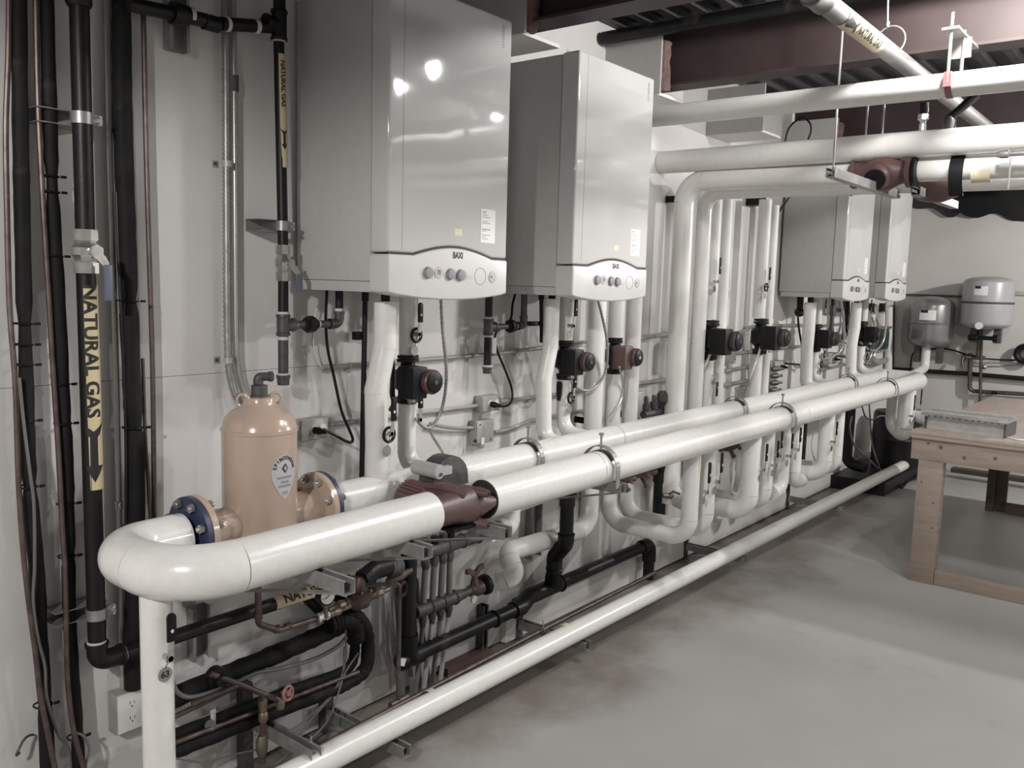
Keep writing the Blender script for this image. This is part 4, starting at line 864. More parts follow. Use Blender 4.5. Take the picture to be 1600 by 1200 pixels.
# lower ends of the two bent risers
def lowend(label, x, xd, r, dd=0.615, zl=zlow, rad=0.10):
    return ins_pipe('drop_pipe', label, 'pipe', [(x, -0.15, 0.9), (x, -0.15, zl), (xd, -dd, zl), (xd, -dd, ZH-0.03)], r, rad, MT['pvcm'])
d3 = lowend('white drop pipe under the front header, feeding the nearer bent riser', r1x, 4.5817, 0.052)
d4 = lowend('white drop pipe under the front header, feeding the farther bent riser', r2x, 4.8005, 0.044)
lever(d4, (4.5979, -0.6700, 0.7511), 0.10, 1, dx=0.02, tagm='galv')
lever(d4, (4.7620, -0.6700, 0.7485), 0.10, 1, dx=0.02, tagm='galv')
# far pump risers
x3, x3b, x4, x5 = 4.9109, 5.1278, 5.6697, 5.8780
zp3, zp4 = 1.4321, 1.4297
far_r = []
for nm, x, zp_, r, lab in (('riser_pipe', x3, zp3, 0.047, 'white riser carrying the nearer of the two plain black wall pumps'), ('riser_pipe', x4, zp4, 0.043, 'white riser carrying the farther of the two plain black wall pumps')):
    u = ins_pipe(nm, lab+', upper length', 'pipe', [(x, -0.15, 2.3446 if x == x4 else 2.35), (x, -0.15, zp_+0.125)], r, 0.1, MT['pvcm'])
    l = ins_pipe(nm, lab+', lower length', 'pipe', [(x, -0.15, zp_-0.125), (x, -0.15, 0.62)], r, 0.1, MT['pvcm'])
    far_r += [u, l]
u5 = ins_pipe('riser_pipe', 'white riser close behind the nearer black wall pump', 'pipe', [(x3b, -0.12, 2.35), (x3b, -0.12, 0.55)], 0.047, 0.1, MT['pvcm'])
u6 = ins_pipe('riser_pipe', 'white riser close behind the farther black wall pump', 'pipe', [(x5, -0.12, 2.3259), (x5, -0.12, 0.55)], 0.042, 0.1, MT['pvcm'])
PU4 = make_pump((x3, -0.17, zp3), 'plain black circulator pump on the wall just right of the bent risers', 1.3, 'black', motm='iron')
PU5 = make_pump((x4, -0.17, zp4), 'black circulator pump on the wall left of the third boiler', 1.3, 'black', motm='iron')
lever(far_r[0], (4.8566, -0.2050, 1.7868), 0.10, 1, dx=0.02, tagm='iron', w_=0.009)
lever(far_r[2], (5.6206, -0.2050, 1.7661), 0.085, 1, dx=0.015, ring=True, tagm='galv', w_=0.009)
lever(far_r[1], (4.9267, -0.2050, 1.2209), 0.09, -1, tagm='galv', w_=0.009)
cord('grey_cable', 'grey cable slanting down from the nearer black wall pump', [(4.8334, -0.2200, 1.3721), (4.8295, -0.2000, 1.3165), (4.8185, -0.1800, 1.2453), (4.8425, -0.1600, 1.1634), (4.8432, -0.1600, 1.0843)], 0.009, 'cond')
cord('grey_cable', 'grey cable slanting down from the farther black wall pump', [(5.5797, -0.2200, 1.3821), (5.5671, -0.2000, 1.2864), (5.5171, -0.1800, 1.1582), (5.5570, -0.1400, 1.0820), (5.5834, -0.1200, 0.9942)], 0.009, 'cond')
box_at('junction_box', (5.4232, -0.0500, 1.4410), (5.5401, -0.0500, 1.2413), 'tall grey electrical box right of the nearer black wall pump', d=0.06, cat='junction box')
box_at('junction_box', (4.2090, -0.0600, 1.1539), (4.3103, -0.0600, 1.0458), 'small grey box between the pipe pair and bent risers', d=0.07, cat='junction box')
box_at('junction_box', (5.7209, -0.0500, 1.0649), (5.8775, -0.0500, 0.9605), 'small dark-fronted box low beside the farther black wall pump', d=0.05, cat='junction box')
# drops 5-8
def short_drop(label, x, r, turn, L=0.14):
    return ins_pipe('drop_pipe', label, 'pipe', [(x, -0.615, ZH-0.03), (x, -0.615, zlow+0.06), (x+turn*L, -0.615, zlow+0.05)], r, 0.075, MT['pvcm'])
d5 = short_drop('white drop pipe whose bottom elbow points toward the camera', 5.0449, 0.046, -1)
d6 = short_drop('white drop pipe whose bottom elbow points away toward the far wall', 5.2494, 0.042, 1)
lever(d5, (4.9931, -0.6650, 0.7713), 0.09, 1, dx=0.015, tagm='galv'); lever(d6, (5.1220, -0.6650, 0.7926), 0.09, 1, dx=0.015, tagm='galv'); lever(d5, (4.8331, -0.6650, 0.7938), 0.10, 1, dx=0.01, tag=False)
d7 = lowend('white drop pipe, nearer of the far pair swinging out from the wall', x4, 5.8032, 0.050, zl=0.52)
d8 = lowend('white drop pipe, farther of the far pair swinging out from the wall', x5+0.05, 6.0186, 0.046, zl=0.52)
lever(d7, (5.7639, -0.6700, 0.7587), 0.09, 1, dx=0.02, tagm='iron')

# ------------------------------------------------------------------ big red pump in the front header
pxm = 2.10
bp = thing('inline_pump', (pxm, -DF, ZH-0.09), 'large red cast inline pump with ribbed motor joining the two header lengths', 'pump')
mk('casing', MB().lathe((1.95, -DF, ZH), (1, 0, 0), [(0, 0.046), (0.05, 0.050), (0.12, 0.056), (0.17, 0.066), (0.20, 0.068), (0.215, 0.056), (0.225, 0.050), (0.31, 0.046)], 28), MT['red'], bp)
mk('volute', MB().lathe((pxm+0.005, -DF-0.035, ZH+0.004), (-0.02, 1, -0.06), [(0, 0.03), (0.012, 0.050), (0.03, 0.062), (0.06, 0.070), (0.09, 0.074), (0.12, 0.073), (0.14, 0.068), (0.155, 0.062)], 28), MT['red'], bp)
for k in range(3):
    mk('casting_rib', MB().tube(fillet([(pxm-0.04+0.04*k, -DF+0.10, ZH+0.062), (pxm-0.03+0.04*k, -DF+0.03, ZH+0.066-0.008*k), (pxm+0.0+0.03*k, -DF-0.045, ZH+0.046-0.008*k)], 0.05), 0.011-0.001*k, 10), MT['red'], bp)
for dz in (0.046, -0.060):
    bs = mk('bolt_boss', MB().lathe((pxm+0.055, -DF-0.005, ZH+dz), (0.25, -1, 0), [(0, 0.02), (0.075, 0.0135), (0.080, 0.0125), (0.0802, 0.0)], 14), MT['red'], bp)
    mk('bolt_hole', MB().cyl((pxm+0.055+0.0195, -DF-0.083, ZH+dz), (pxm+0.055+0.0203, -DF-0.0865, ZH+dz), 0.006, 10), MT['dark'], bs)
mk('outlet_lug', MB().lathe((pxm+0.045, -DF-0.02, ZH-0.002), (0.9, -0.3, 0.05), [(0, 0.045), (0.04, 0.042), (0.075, 0.028), (0.10, 0.018), (0.102, 0.0)], 14), MT['red'], bp)
mc = Vector((pxm-0.005, -DF+0.105, ZH-0.012)); ma = Vector((-0.02, 1, 0.05)).normalized()
mt = mk('motor', MB().lathe(mc, ma, [(0, 0.060), (0.118, 0.060), (0.128, 0.054), (0.132, 0.03), (0.133, 0)], 32), MT['red'], bp)
Nn = Vector((1, 0.02, 0)); Nn = (Nn-ma*Nn.dot(ma)).normalized(); Bb = ma.cross(Nn)
for k in range(28):
    a = 2*PI*k/28; d = Nn*math.cos(a)+Bb*math.sin(a); s_ = ma.cross(d)*0.0016
    q = [mc+d*0.058-s_+ma*0.008, mc+d*0.058+s_+ma*0.008, mc+d*0.0665+s_+ma*0.010, mc+d*0.0665-s_+ma*0.010]
    mk('cooling_fin', MB().add(q+[p+ma*0.108 for p in q], [(0, 1, 2, 3), (7, 6, 5, 4), (0, 4, 5, 1), (1, 5, 6, 2), (2, 6, 7, 3), (3, 7, 4, 0)], False), MT['redfin'], mt)
cc = Vector((2.1360, -0.5350, 1.0952)); ca = Vector((-0.02, 1, 0.02)).normalized()
cpz = mk('capacitor_can', MB().lathe(cc, ca, [(0, 0.0), (0.0005, 0.024), (0.003, 0.026), (0.118, 0.026), (0.122, 0.022), (0.1225, 0)], 24), MT['knobl'], bp, label='grey cylindrical capacitor can')
mk('can_screw', MB().cyl(cc+Vector((0.002, -0.004, -0.008)), cc+Vector((0.002, 0.001, -0.008)), 0.006, 8), MT['iron'], cpz)
mk('can_bracket', MB().box(cc+Vector((0.012, 0.0, -0.014)), cc+Vector((0.060, 0.022, 0.014))), MT['knobl'], cpz)
# dark round terminal cover behind the can, its axis along the pipe run
kc = Vector((2.2476, -0.4400, 1.0437)); o = [(0.092*math.cos(PI*k/12), 0.085*math.sin(PI*k/12)) for k in range(13)]
o = [(0.095, -0.03)]+o+[(-0.092, -0.03)]
mk('terminal_cover', MB().prism(o, (kc.x, kc.y+0.03, kc.z), (1, 0, 0), (0, 0, 1), 0.075), MT['iron'], bp, label='dark half-round terminal cover', bevel=0.006)
mk('base_pad', MB().box((pxm-0.06, -DF-0.05, ZH-0.068), (pxm+0.08, -DF+0.06, ZH-0.056)), MT['black'], bp)
mk('end_shade_disc', MB().lathe((2.2435, -DF, ZH), (-1, 0, 0), [(0, 0.068), (0.001, 0.066), (0.0015, 0.0)], 32), MT['dark'], fr2)  # dark disc in place of the shaded hollow inside the jacket end

# ------------------------------------------------------------------ wall brackets under the headers
def channel(p0, p1, w_, h_, th=0.0025, up=True):
    """open-top strut channel from p0 to p1 (points on the top centre line, p along -y)"""
    (x, y0, z), (_, y1, z1) = p0, p1; b = MB()
    b.box((x-w_/2, y0, z-h_), (x+w_/2, y1, z-h_+th)); b.box((x-w_/2, y0, z-h_+th), (x-w_/2+th, y1, z)); b.box((x+w_/2-th, y0, z-h_+th), (x+w_/2, y1, z))
    b.box((x-w_/2+th, y0, z-th), (x-w_/2+th+0.007, y1, z)); b.box((x+w_/2-th-0.007, y0, z-th), (x+w_/2-th, y1, z))
    return b
def bar(p, q, w_, th, wax):
    p = Vector(p); q = Vector(q); a = Vector(wax).normalized()*w_/2; n = (q-p).cross(a).normalized()*th/2
    vs = [p-a-n, p+a-n, p+a+n, p-a+n]; vs += [v+(q-p) for v in vs]
    return MB().add(vs, [(0, 1, 2, 3), (7, 6, 5, 4), (0, 4, 5, 1), (1, 5, 6, 2), (2, 6, 7, 3), (3, 7, 4, 0)], False)
def bracket(x, d, ztop, label, h=0.041, drop=0.22, cross=False, group='header wall brackets', brace=True):
    t = thing('wall_bracket', (x, -0.002, ztop-0.3), label, 'bracket', group)
    mk('arm', channel((x, -0.008, ztop), (x, -d, ztop), 0.041, h), MT['galv'], t)
    mk('wall_plate', MB().box((x-0.0205, -0.001, ztop-drop-0.06), (x+0.0205, -0.007, ztop+0.02)), MT['galv'], t)
    if brace: mk('brace', bar((x, -d+0.03, ztop-h-0.002), (x, -0.012, ztop-drop), 0.022, 0.006, (1, 0, 0)), MT['galv'], t)
    if cross:
        mk('cross_brace', bar((x-0.02, -0.40, ztop-h), (x-0.13, -0.04, ztop-0.20), 0.03, 0.004, (0, 1, 0.5)), MT['iron'], t)
    return t
ZB = ZH-rF+0.010
bracket(1.505, 0.80, ZB-0.002, 'galvanised strut bracket nearest the camera under the front header')
bracket(1.865, 0.745, ZB, 'galvanised strut bracket under the end of the U-bend header, second from the camera', cross=True)
bracket(2.20, 0.79, ZB-0.002, 'galvanised strut bracket under the large red pump', cross=True)
bracket(3.02, 0.735, ZB, 'galvanised strut bracket beside the black drop pipe, under the first header clamp')
bracket(5.06, 0.665, ZB+0.002, 'short galvanised strut bracket above the middle drop pipes')
bracket(7.32, 0.60, ZB+0.002, 'galvanised strut bracket under the far end of the header')
def header_clamp(x, d, r, label, bolt=0.05):
    t = thing('header_clamp', (x, -d, ZH+r), label, 'clamp', 'header clamps')
    o = []
    # inverted-U strap standing clear of the pipe, threaded rod on top
    b = MB(); rr_ = r+0.016; n = 16
    for k in range(n):
        a0, a1 = PI*k/n, PI*(k+1)/n
        q = []
        for a in (a0, a1):
            for rad in (rr_, rr_+0.004): q.append((math.cos(a)*rad, math.sin(a)*rad*1.06))
        vs = [(x+sx_, -d-q_[0], ZH+q_[1]) for sx_ in (-0.014, 0.014) for q_ in q]
        b.add(vs, [(0, 1, 3, 2), (4, 6, 7, 5), (0, 4, 5, 1), (2, 3, 7, 6), (0, 2, 6, 4), (1, 5, 7, 3)], False)
    for s in (-1, 1): b.box((x-0.014, -d+s*rr_, ZH+0.001), (x+0.014, -d+s*(rr_+0.004), ZB+0.003 if False else ZH-r-0.004))
    mk('strap', b, MT['galv'], t)
    mk('bolt', MB().cyl((x, -d, ZH+r+0.002), (x, -d, ZH+r+0.016+bolt), 0.005, 8), MT['galv'], t)
    mk('bolt_head', MB().cyl((x, -d, ZH+r+0.016+bolt), (x, -d, ZH+r+0.026+bolt), 0.010, 6), MT['galv'], t)
    mk('saddle', MB().band((x-0.02, -d, ZH), (1, 0, 0), r+0.003, 0.04, 0.002, (0, 0, 1), 2.0, 12), MT['iron'], t)
for px_, d, r, lab in ((2.985, DF, rF, 'steel strap clamp on the front header, nearest the camera'), (4.93, DF, rF, 'steel strap clamp on the front header, halfway along'), (7.05, DF, rF, 'steel strap clamp on the front header, far end'),
                       (2.92, DR, rR, 'steel strap clamp on the rear header, just right of the plain junction box'), (5.02, DR, rR, 'steel strap clamp on the rear header, below the nearer black wall pump'), (7.15, DR, rR, 'steel strap clamp on the rear header below the third boiler')):
    header_clamp(px_, d, r, lab)

# ------------------------------------------------------------------ vertical leg under the U-bend
lx, ld = 1.1175, 0.50
vl = ins_pipe('boiler_leg', 'white insulated vertical pipe standing under the U-bend, tagged 63', 'pipe', [(lx, -ld, ZH-0.03), (lx, -ld, 0.002)], 0.0405, 0.1)
vl.name = 'vertical_pipe'
lever(vl, (1.1162, -0.5480, 0.7758), 0.075, 1, num='63', dx=0.004, w_=0.0125)
# ------------------------------------------------------------------ black drain piping
DA = 0.13; rA = 0.034
za = 0.2192
ab = thing('drain_pipe', (2.4043, -DA, za), 'black plastic drain pipe running low along the wall, kinked once', 'drain pipe')
x0, x1, x2_, x3_ = 2.4043, 3.1298, 3.2186, 4.3729
zb2 = za+0.012
mk('pipe_length', MB().tube([(x0, -DA, za), (x1, -DA, za+0.004)], rA*0.95, 20), MT['abs'], ab)
mk('offset_coupling', MB().tube(fillet([(x1-0.05, -DA, za+0.004), (x1+0.01, -DA, za+0.004), (x2_+0.02, -DA+0.03, za+0.02), (x2_+0.09, -DA+0.03, za+0.02)], 0.05), rA*1.18, 20), MT['abs'], ab)
mk('pipe_length', MB().tube([(x2_+0.08, -DA+0.03, za+0.02), (x3_, -DA+0.03, za+0.024)], rA*0.95, 20), MT['abs'], ab)
mk('elbow', MB().tube(fillet([(x3_-0.07, -DA+0.03, za+0.024), (x3_+0.03, -DA+0.03, za+0.024), (x3_+0.03, -DA+0.03, za-0.08)], 0.06), rA*1.18, 20), MT['abs'], ab)
mk('drop_length', MB().tube([(x3_+0.03, -DA+0.03, za-0.06), (x3_+0.03, -DA+0.03, 0.03)], rA*0.95, 18), MT['abs'], ab)
mk('end_elbow', MB().tube(fillet([(x0+0.06, -DA, za), (x0-0.01, -DA, za), (x0-0.01, -DA, za+0.10)], 0.04), rA*1.2, 20).lathe((x0-0.03, -DA, za-0.005), (-1, 0, 0), [(0, rA*1.1), (0.03, rA*1.0), (0.04, 0.01)], 16), MT['abs'], ab)
mk('upright', MB().tube([(x0-0.012, -DA, za+0.08), (x0-0.012, -DA, ZB-0.07)], rA*0.98, 20), MT['abs'], ab)
mk('top_elbow', MB().tube(fillet([(x0-0.012, -DA, ZB-0.09), (x0-0.012, -DA, ZB-0.035), (x0-0.14, -DA, ZB-0.03)], 0.05), rA*1.12, 20), MT['abs'], ab)
mk('side_label', MB().band((x0-0.055, -DA, za-0.01), (0.4, 0, 1), rA*1.24, 0.03, 0.001, (-0.6, -0.8, 0), 0.5, 6), MT['white'], ab)
for xk in (2.9412,):
    mk('band_clamp', MB().torus((xk, -DA, za+0.003), (1, 0, 0), rA*0.95+0.004, 0.005, 24, 8), MT['black'], ab)
# drop with offset and wye
DD = 0.23; xd = 3.3494
t2 = thing('drain_pipe', (xd, -DA, za), 'black plastic drain drop with offset elbows falling from behind the headers to the low drain', 'drain pipe')
z1, z2_ = 0.5233, 0.3829
xl_ = 3.3858
mk('pipe_length', MB().tube([(xd, -DD, ZB-0.05), (xd, -DD, z1)], rA*0.98, 20), MT['abs'], t2)
mk('hub', MB().lathe((xd, -DD, 0.6945), (0, 0, 1), [(0, rA*1.12), (0.05, rA*1.12), (0.052, rA*1.3), (0.09, rA*1.3), (0.10, rA)], 20), MT['abs'], t2)
mk('offset_elbow', MB().tube(fillet([(xd, -DD, z1+0.03), (xd, -DD, z1-0.015), (xl_, -0.14, z2_+0.03), (xl_, -0.14, z2_-0.05)], 0.04), rA*1.16, 20), MT['abs'], t2)
mk('hub_ring', MB().torus((xd, -DD, z1+0.03), (0, 0, 1), rA*1.16, 0.004, 24, 6), MT['abs'], t2)
mk('hub_ring', MB().torus((xl_, -0.14, z2_-0.03), (0, 0, 1), rA*1.16, 0.004, 24, 6), MT['abs'], t2)
mk('wye', MB().tube([(xl_-0.08, -DA+0.03, za+0.021), (xl_+0.11, -DA+0.03, za+0.021)], rA*1.16, 20), MT['abs'], t2)
mk('wye_branch', MB().tube(fillet([(xl_, -0.14, z2_-0.04), (xl_+0.005, -0.125, za+0.07), (xl_+0.07, -DA+0.03, za+0.02)], 0.05), rA*1.12, 20), MT['abs'], t2)
mk('wye_ring', MB().torus((xl_+0.11, -DA+0.03, za+0.021), (1, 0, 0), rA*1.2, 0.005, 24, 8), MT['black'], t2)
# black upright and foot between the low white loops (further along)
xv = 4.4956
t3 = thing('drain_pipe', (xv, -0.10, 0.05), 'black plastic upright behind the first pair of white drop pipes', 'drain pipe')
mk('pipe_length', MB().tube([(xv, -0.10, 0.7199), (xv, -0.10, 0.40)], 0.038, 18), MT['abs'], t3)
mk('elbow', MB().tube(fillet([(xv-0.10, -0.10, 0.7199+0.12), (xv-0.08, -0.10, 0.7199+0.05), (xv, -0.10, 0.7199-0.04), (xv, -0.10, 0.7199-0.12)], 0.06), 0.044, 18), MT['abs'], t3)
xv2 = 6.7574
mk('drain_upright', MB().tube([(xv2, -0.10, 0.95), (xv2, -0.10, 0.2)], 0.045, 16), MT['abs'], None, 'black upright pipe seen between the middle and far drop pipes', 'drain pipe')
xv3 = 7.8748
mk('drain_upright', MB().tube(fillet([(xv3, -0.12, 0.95), (xv3, -0.12, 0.2187), (xv3-0.02, -0.30, 0.2187-0.01)], 0.09), 0.05, 16), MT['abs'], None, 'black upright pipe with bottom elbow just past the far drop pair', 'drain pipe')

# ------------------------------------------------------------------ low strut brackets and the copper line by the floor pipe
fz = 0.16
def low_bracket(x, d, label, ztop=0.105, brace=True):
    t = thing('floor_bracket', (x, -0.002, 0), label, 'bracket', 'low strut brackets')
    mk('arm', channel((x, -0.05, ztop), (x, -d, ztop), 0.041, 0.041), MT['galv'], t)
    mk('post', MB().box((x-0.02, -0.004, 0.0), (x+0.02, -0.045, ztop+0.10)), MT['iron'], t)
    if brace: mk('brace', bar((x, -d*0.6, ztop-0.043), (x, -0.046, 0.02), 0.02, 0.005, (1, 0, 0)), MT['galv'], t)
    return t
for x, d, lab in ((2.06, 0.47, 'low strut bracket nearest the camera under the floor pipe'), (3.25, 0.445, 'low strut bracket under the floor pipe below the red pump'), (4.99, 0.45, 'low strut bracket under the floor pipe, third from the camera'), (6.73, 0.48, 'low strut bracket under the floor pipe near the far drop pair')):
    low_bracket(x, d, lab)
cl = thing('copper_line', (2.2, -0.30, 0.19), 'thin brown copper line running just behind the floor pipe, with a riser', 'pipe')
pA, pB, pC = Vector((1.6804, -0.3622, 0.1900)), Vector((3.0558, -0.3227, 0.1900)), Vector((4.1059, -0.2321, 0.1900))
mk('tube', MB().tube([pA, pB, (4.1, -0.305, 0.19)], 0.0105, 12), MT['copper'], cl)
mk('tee', MB().cyl(Vector((2.1092, -0.3305, 0.1900)), Vector((2.1985, -0.3262, 0.1900)), 0.0135, 12), MT['copper'], cl)
pt = Vector((2.1483, -0.3302, 0.1900)); tq = 0.6328
mk('riser', MB().tube(fillet([(pt.x, pt.y, 0.19), (pt.x, pt.y, (2.1700, -0.2997, 0.6323)[2] if False else Vector((2.1408, -0.3300, 0.6474)).z), (pt.x-0.11, pt.y+0.06, Vector((2.1408, -0.3300, 0.6474)).z+0.005)], 0.02), 0.0085, 12), MT['copper'], cl)
for q in ((1.7209, -0.3636, 0.2000), (3.0362, -0.3369, 0.2000)):
    q = Vector(q); b = MB().torus(q+Vector((0, 0, -0.01)), (1, -0.05, 0), 0.013, 0.004, 14, 6)
    k_ = mk('clip', b, MT['iron'], cl); mk('clip_bolt', MB().cyl(q, q+Vector((0, 0, 0.045)), 0.003, 6), MT['galv'], k_)
mk('band_mark', MB().band(Vector((2.2667, -0.3810, 0.1600))-Vector((0.01, 0, 0)), (1, 0.005, 0), 0.0472, 0.03, 0.001, (0, -0.7, 0.7), 3.4, 16), MT['seam'], bpy.data.objects['floor_pipe'])
mk('band_mark', MB().band(Vector((3.1349, -0.3886, 0.1600))-Vector((0.01, 0, 0)), (1, 0.005, 0), 0.0472, 0.035, 0.001, (0, -0.7, 0.7), 3.4, 16), MT['ylw2'], bpy.data.objects['floor_pipe'])

# ------------------------------------------------------------------ manifold
mf = thing('manifold', (2.6, -0.12, 0.4), 'two-bar black manifold with four loop tubes low on the wall under the red pump', 'manifold')
dm = 0.13
u0, u1 = Vector((2.4987, -0.1300, 0.6408)), Vector((2.8368, -0.1300, 0.6384)); l0, l1 = Vector((2.4298, -0.1300, 0.4036)), Vector((2.6933, -0.1300, 0.3965))
u0.z = u1.z = (u0.z+u1.z)/2; l0.z = l1.z = (l0.z+l1.z)/2
for nm, a, b in (('upper_bar', u0, u1), ('lower_bar', l0, l1)):
    L = (b-a).length; pr = [(0, 0.012), (0.004, 0.026), (0.02, 0.029)]
    for k in range(3):
        o = 0.02+(L-0.04)*k/3; o2 = 0.02+(L-0.04)*(k+1)/3
        pr += [(o+0.004, 0.029), (o2-0.012, 0.029), (o2-0.010, 0.033), (o2-0.002, 0.033)]
    pr += [(L, 0.026), (L+0.06, 0.018), (L+0.061, 0.0)]
    mk(nm, MB().lathe(a, b-a, pr, 16), MT['iron'], mf)
for k in range(4):
    xu_ = [2.4885, 2.5416, 2.5920, 2.6356][k]; xl_ = [2.4793, 2.5323, 2.5827, 2.6343][k]
    mk('top_cap', MB().lathe((xu_, -dm, u0.z+0.026), (0, 0, 1), [(0, 0.016), (0.012, 0.019), (0.03, 0.019), (0.034, 0.014), (0.035, 0)], 12), MT['black'] if k % 2 else MT['iron'], mf)
    mk('nut', MB().lathe((xu_, -dm, u0.z-0.024), (0, 0, -1), [(0, 0.018), (0.02, 0.020), (0.034, 0.017), (0.05, 0.013)], 10), MT['iron'], mf)
    mk('loop_tube', MB().tube([(xu_, -dm, u0.z-0.06), ((xu_+xl_)/2, -dm, (u0.z+l0.z)/2), (xl_, -dm, l0.z+0.03)], 0.0135, 12), MT['tube'], mf)
    mk('nut', MB().lathe((xl_, -dm, l0.z-0.026), (0, 0, -1), [(0, 0.016), (0.012, 0.018), (0.03, 0.016), (0.034, 0.012), (0.05, 0.012)], 10), MT['iron'], mf)
    mk('ferrule', MB().cyl((xl_, -dm, l0.z-0.062), (xl_, -dm, l0.z-0.074), 0.0115, 10), MT['teflon'], mf)
    mk('tail_tube', MB().tube([(xl_, -dm, l0.z-0.07), (xl_+0.01, -dm+0.05, 0.02)], 0.0105, 12), MT['pex'] if k % 2 else MT['tube'], mf)
    mk('top_tail_tube', MB().tube([(xu_-0.09-0.01*k, -0.05, l0.z+0.10), (xl_-0.03, -0.05, 0.01)], 0.010, 10), MT['tube'], mf)
va = Vector((2.7853, -0.1300, 0.3946)); va.z = l0.z+0.003
vv = thing('manifold_valve', (va.x, va.y, va.z-0.04), 'brown brass valve with a butterfly handle at the end of the lower manifold bar', 'valve')
mk('body', MB().lathe((l1.x+0.055, -dm, l0.z), (1, 0, 0), [(0, 0.016), (0.02, 0.022), (0.022, 0.026), (0.04, 0.026), (0.05, 0.032), (0.085, 0.034), (0.10, 0.028), (0.105, 0.0)], 14), MT['valveb'], vv)
hz = l0.z+0.075; hx = l1.x+0.105
mk('stem', MB().lathe((hx, -dm, l0.z+0.02), (0, 0, 1), [(0, 0.022), (0.03, 0.014), (0.05, 0.012), (0.055, 0.0)], 12), MT['valveb'], vv)
mk('handle', MB().prism([(-0.055, 0.028), (-0.028, 0.026), (0, 0.006), (0.026, 0.026), (0.055, 0.030), (0.055, 0.010), (0.030, 0.004), (0.012, -0.014), (-0.012, -0.014), (-0.03, 0.002), (-0.055, 0.006)], (hx, -dm+0.008, hz), (1, 0, 0), (0, 0, 1), 0.016), MT['valveb'], vv)
mk('end_cap', MB().lathe((l1.x+0.155, -dm, l0.z+0.004), (1, 0, 0), [(0, 0.03), (0.01, 0.045), (0.028, 0.047), (0.032, 0.040), (0.033, 0.0)], 20), MT['black'], vv)
mk('dial', MB().cyl((l1.x+0.07, -dm-0.022, l0.z-0.028), (l1.x+0.07, -dm-0.034, l0.z-0.028), 0.017, 18), MT['white'], vv)
mk('outlet_cap', MB().lathe((u1.x+0.06, -dm, u1.z), (1, 0, 0), [(0, 0.016), (0.03, 0.018), (0.032, 0.036), (0.055, 0.037), (0.06, 0.0)], 18), MT['black'], mf)
mk('dial', MB().cyl((u1.x+0.05, -dm-0.02, u1.z-0.02), (u1.x+0.05, -dm-0.032, u1.z-0.02), 0.016, 18), MT['white'], mf)
# white pipe from the upper manifold bar going up behind the header
ins_pipe('white_elbow_pipe', 'short white pipe from the upper manifold bar bending back behind the headers', 'pipe', [(u1.x+0.12, -0.13, u1.z+0.0), (3.0379, -0.13, u1.z), (3.0379, -0.13, u1.z+0.10), (3.0379+0.9, -0.08, u1.z+0.11)], 0.046, 0.055, MT['pvcm'])
strut_v('strut_channel', (3.3222, 3.4128), 0.3889, 0.7192, 'upright strut on the wall between the red pump and black drop', group='upright wall struts')
strut_v('strut_channel', (3.7869, 3.8364), 0.4966, 0.6393, 'thin upright strut right of the black drop pipe', group='upright wall struts')
strut_v('strut_channel', (2.9706, 3.0078), 0.03, 0.2474, 'upright strut behind the low black drain pipe', group='upright wall struts', m='iron')
mk('red_box', MB().box(Vector((2.7138, -0.0600, 0.0373)), (3.0069, -0.002, 0.0638-0.07)), MT['red'], None, 'dark red painted block low on the wall behind the manifold tails', 'block')

# ------------------------------------------------------------------ regulator, gauge and copper loop under the U-bend
rg = Vector((2.1073, -0.1600, 0.5646))
rt = thing('regulator', (rg.x, rg.y, rg.z-0.06), 'brown bronze pressure regulator with pipe fittings under the nearest bracket', 'regulator')
mk('body', MB().lathe((rg.x-0.07, rg.y, rg.z-0.01), (1, 0, 0), [(0, 0.018), (0.02, 0.022), (0.045, 0.040), (0.09, 0.040), (0.115, 0.022), (0.14, 0.018)], 14), MT['valveb'], rt)
mk('bonnet', MB().lathe((rg.x, rg.y, rg.z), (0, 0, 1), [(0, 0.045), (0.016, 0.050), (0.022, 0.050), (0.026, 0.030), (0.06, 0.026), (0.08, 0.014), (0.082, 0)], 16), MT['valveb'], rt)
for k in range(6):
    a = PI*k/3; mk('flange_bolt', MB().cyl((rg.x+0.043*math.cos(a), rg.y+0.043*math.sin(a), rg.z+0.006), (rg.x+0.043*math.cos(a), rg.y+0.043*math.sin(a), rg.z+0.032), 0.004, 6), MT['galv'], rt)
for s in (-1, 1):
    mk('union', MB().lathe((rg.x+s*0.07, rg.y, rg.z-0.01), (s, 0, 0), [(0, 0.014), (0.01, 0.021), (0.035, 0.021), (0.045, 0.013), (0.08, 0.011)], 8), MT['brass'], rt)
mk('valve_body', MB().lathe((rg.x+0.14, rg.y, rg.z+0.02), (1, 0, 0.12), [(0, 0.012), (0.02, 0.020), (0.07, 0.022), (0.10, 0.014), (0.13, 0.011)], 10), MT['valveb'], rt)
mk('black_wheel', MB().torus((rg.x+0.20, rg.y-0.02, rg.z-0.02), (0.3, -1, 0), 0.026, 0.011, 20, 8), MT['black'], rt)
gg = Vector((1.7587, -0.4000, 0.7215)); ga = Vector((-0.12, -1, 0.05)).normalized()
gt_ = thing('pressure_gauge', tuple(gg-Vector((0, 0, 0.05))), 'round white-faced pressure gauge in a black rim beside the low gas marker', 'gauge')
mk('case', MB().lathe(gg-ga*0.03, ga, [(0, 0.028), (0.004, 0.031), (0.028, 0.031), (0.030, 0.025), (0.0301, 0)], 28), MT['black'], gt_)
fd = mk('dial', MB().lathe(gg+ga*0.0005, ga, [(0, 0.0255), (0.001, 0.025), (0.0011, 0)], 28), MT['white'], gt_)
mk('needle', MB().tube([gg+ga*0.0025+Vector((-0.012, 0, -0.006)), gg+ga*0.0025+Vector((0.014, -0.001, 0.009))], 0.001, 5), MT['ink'], fd)
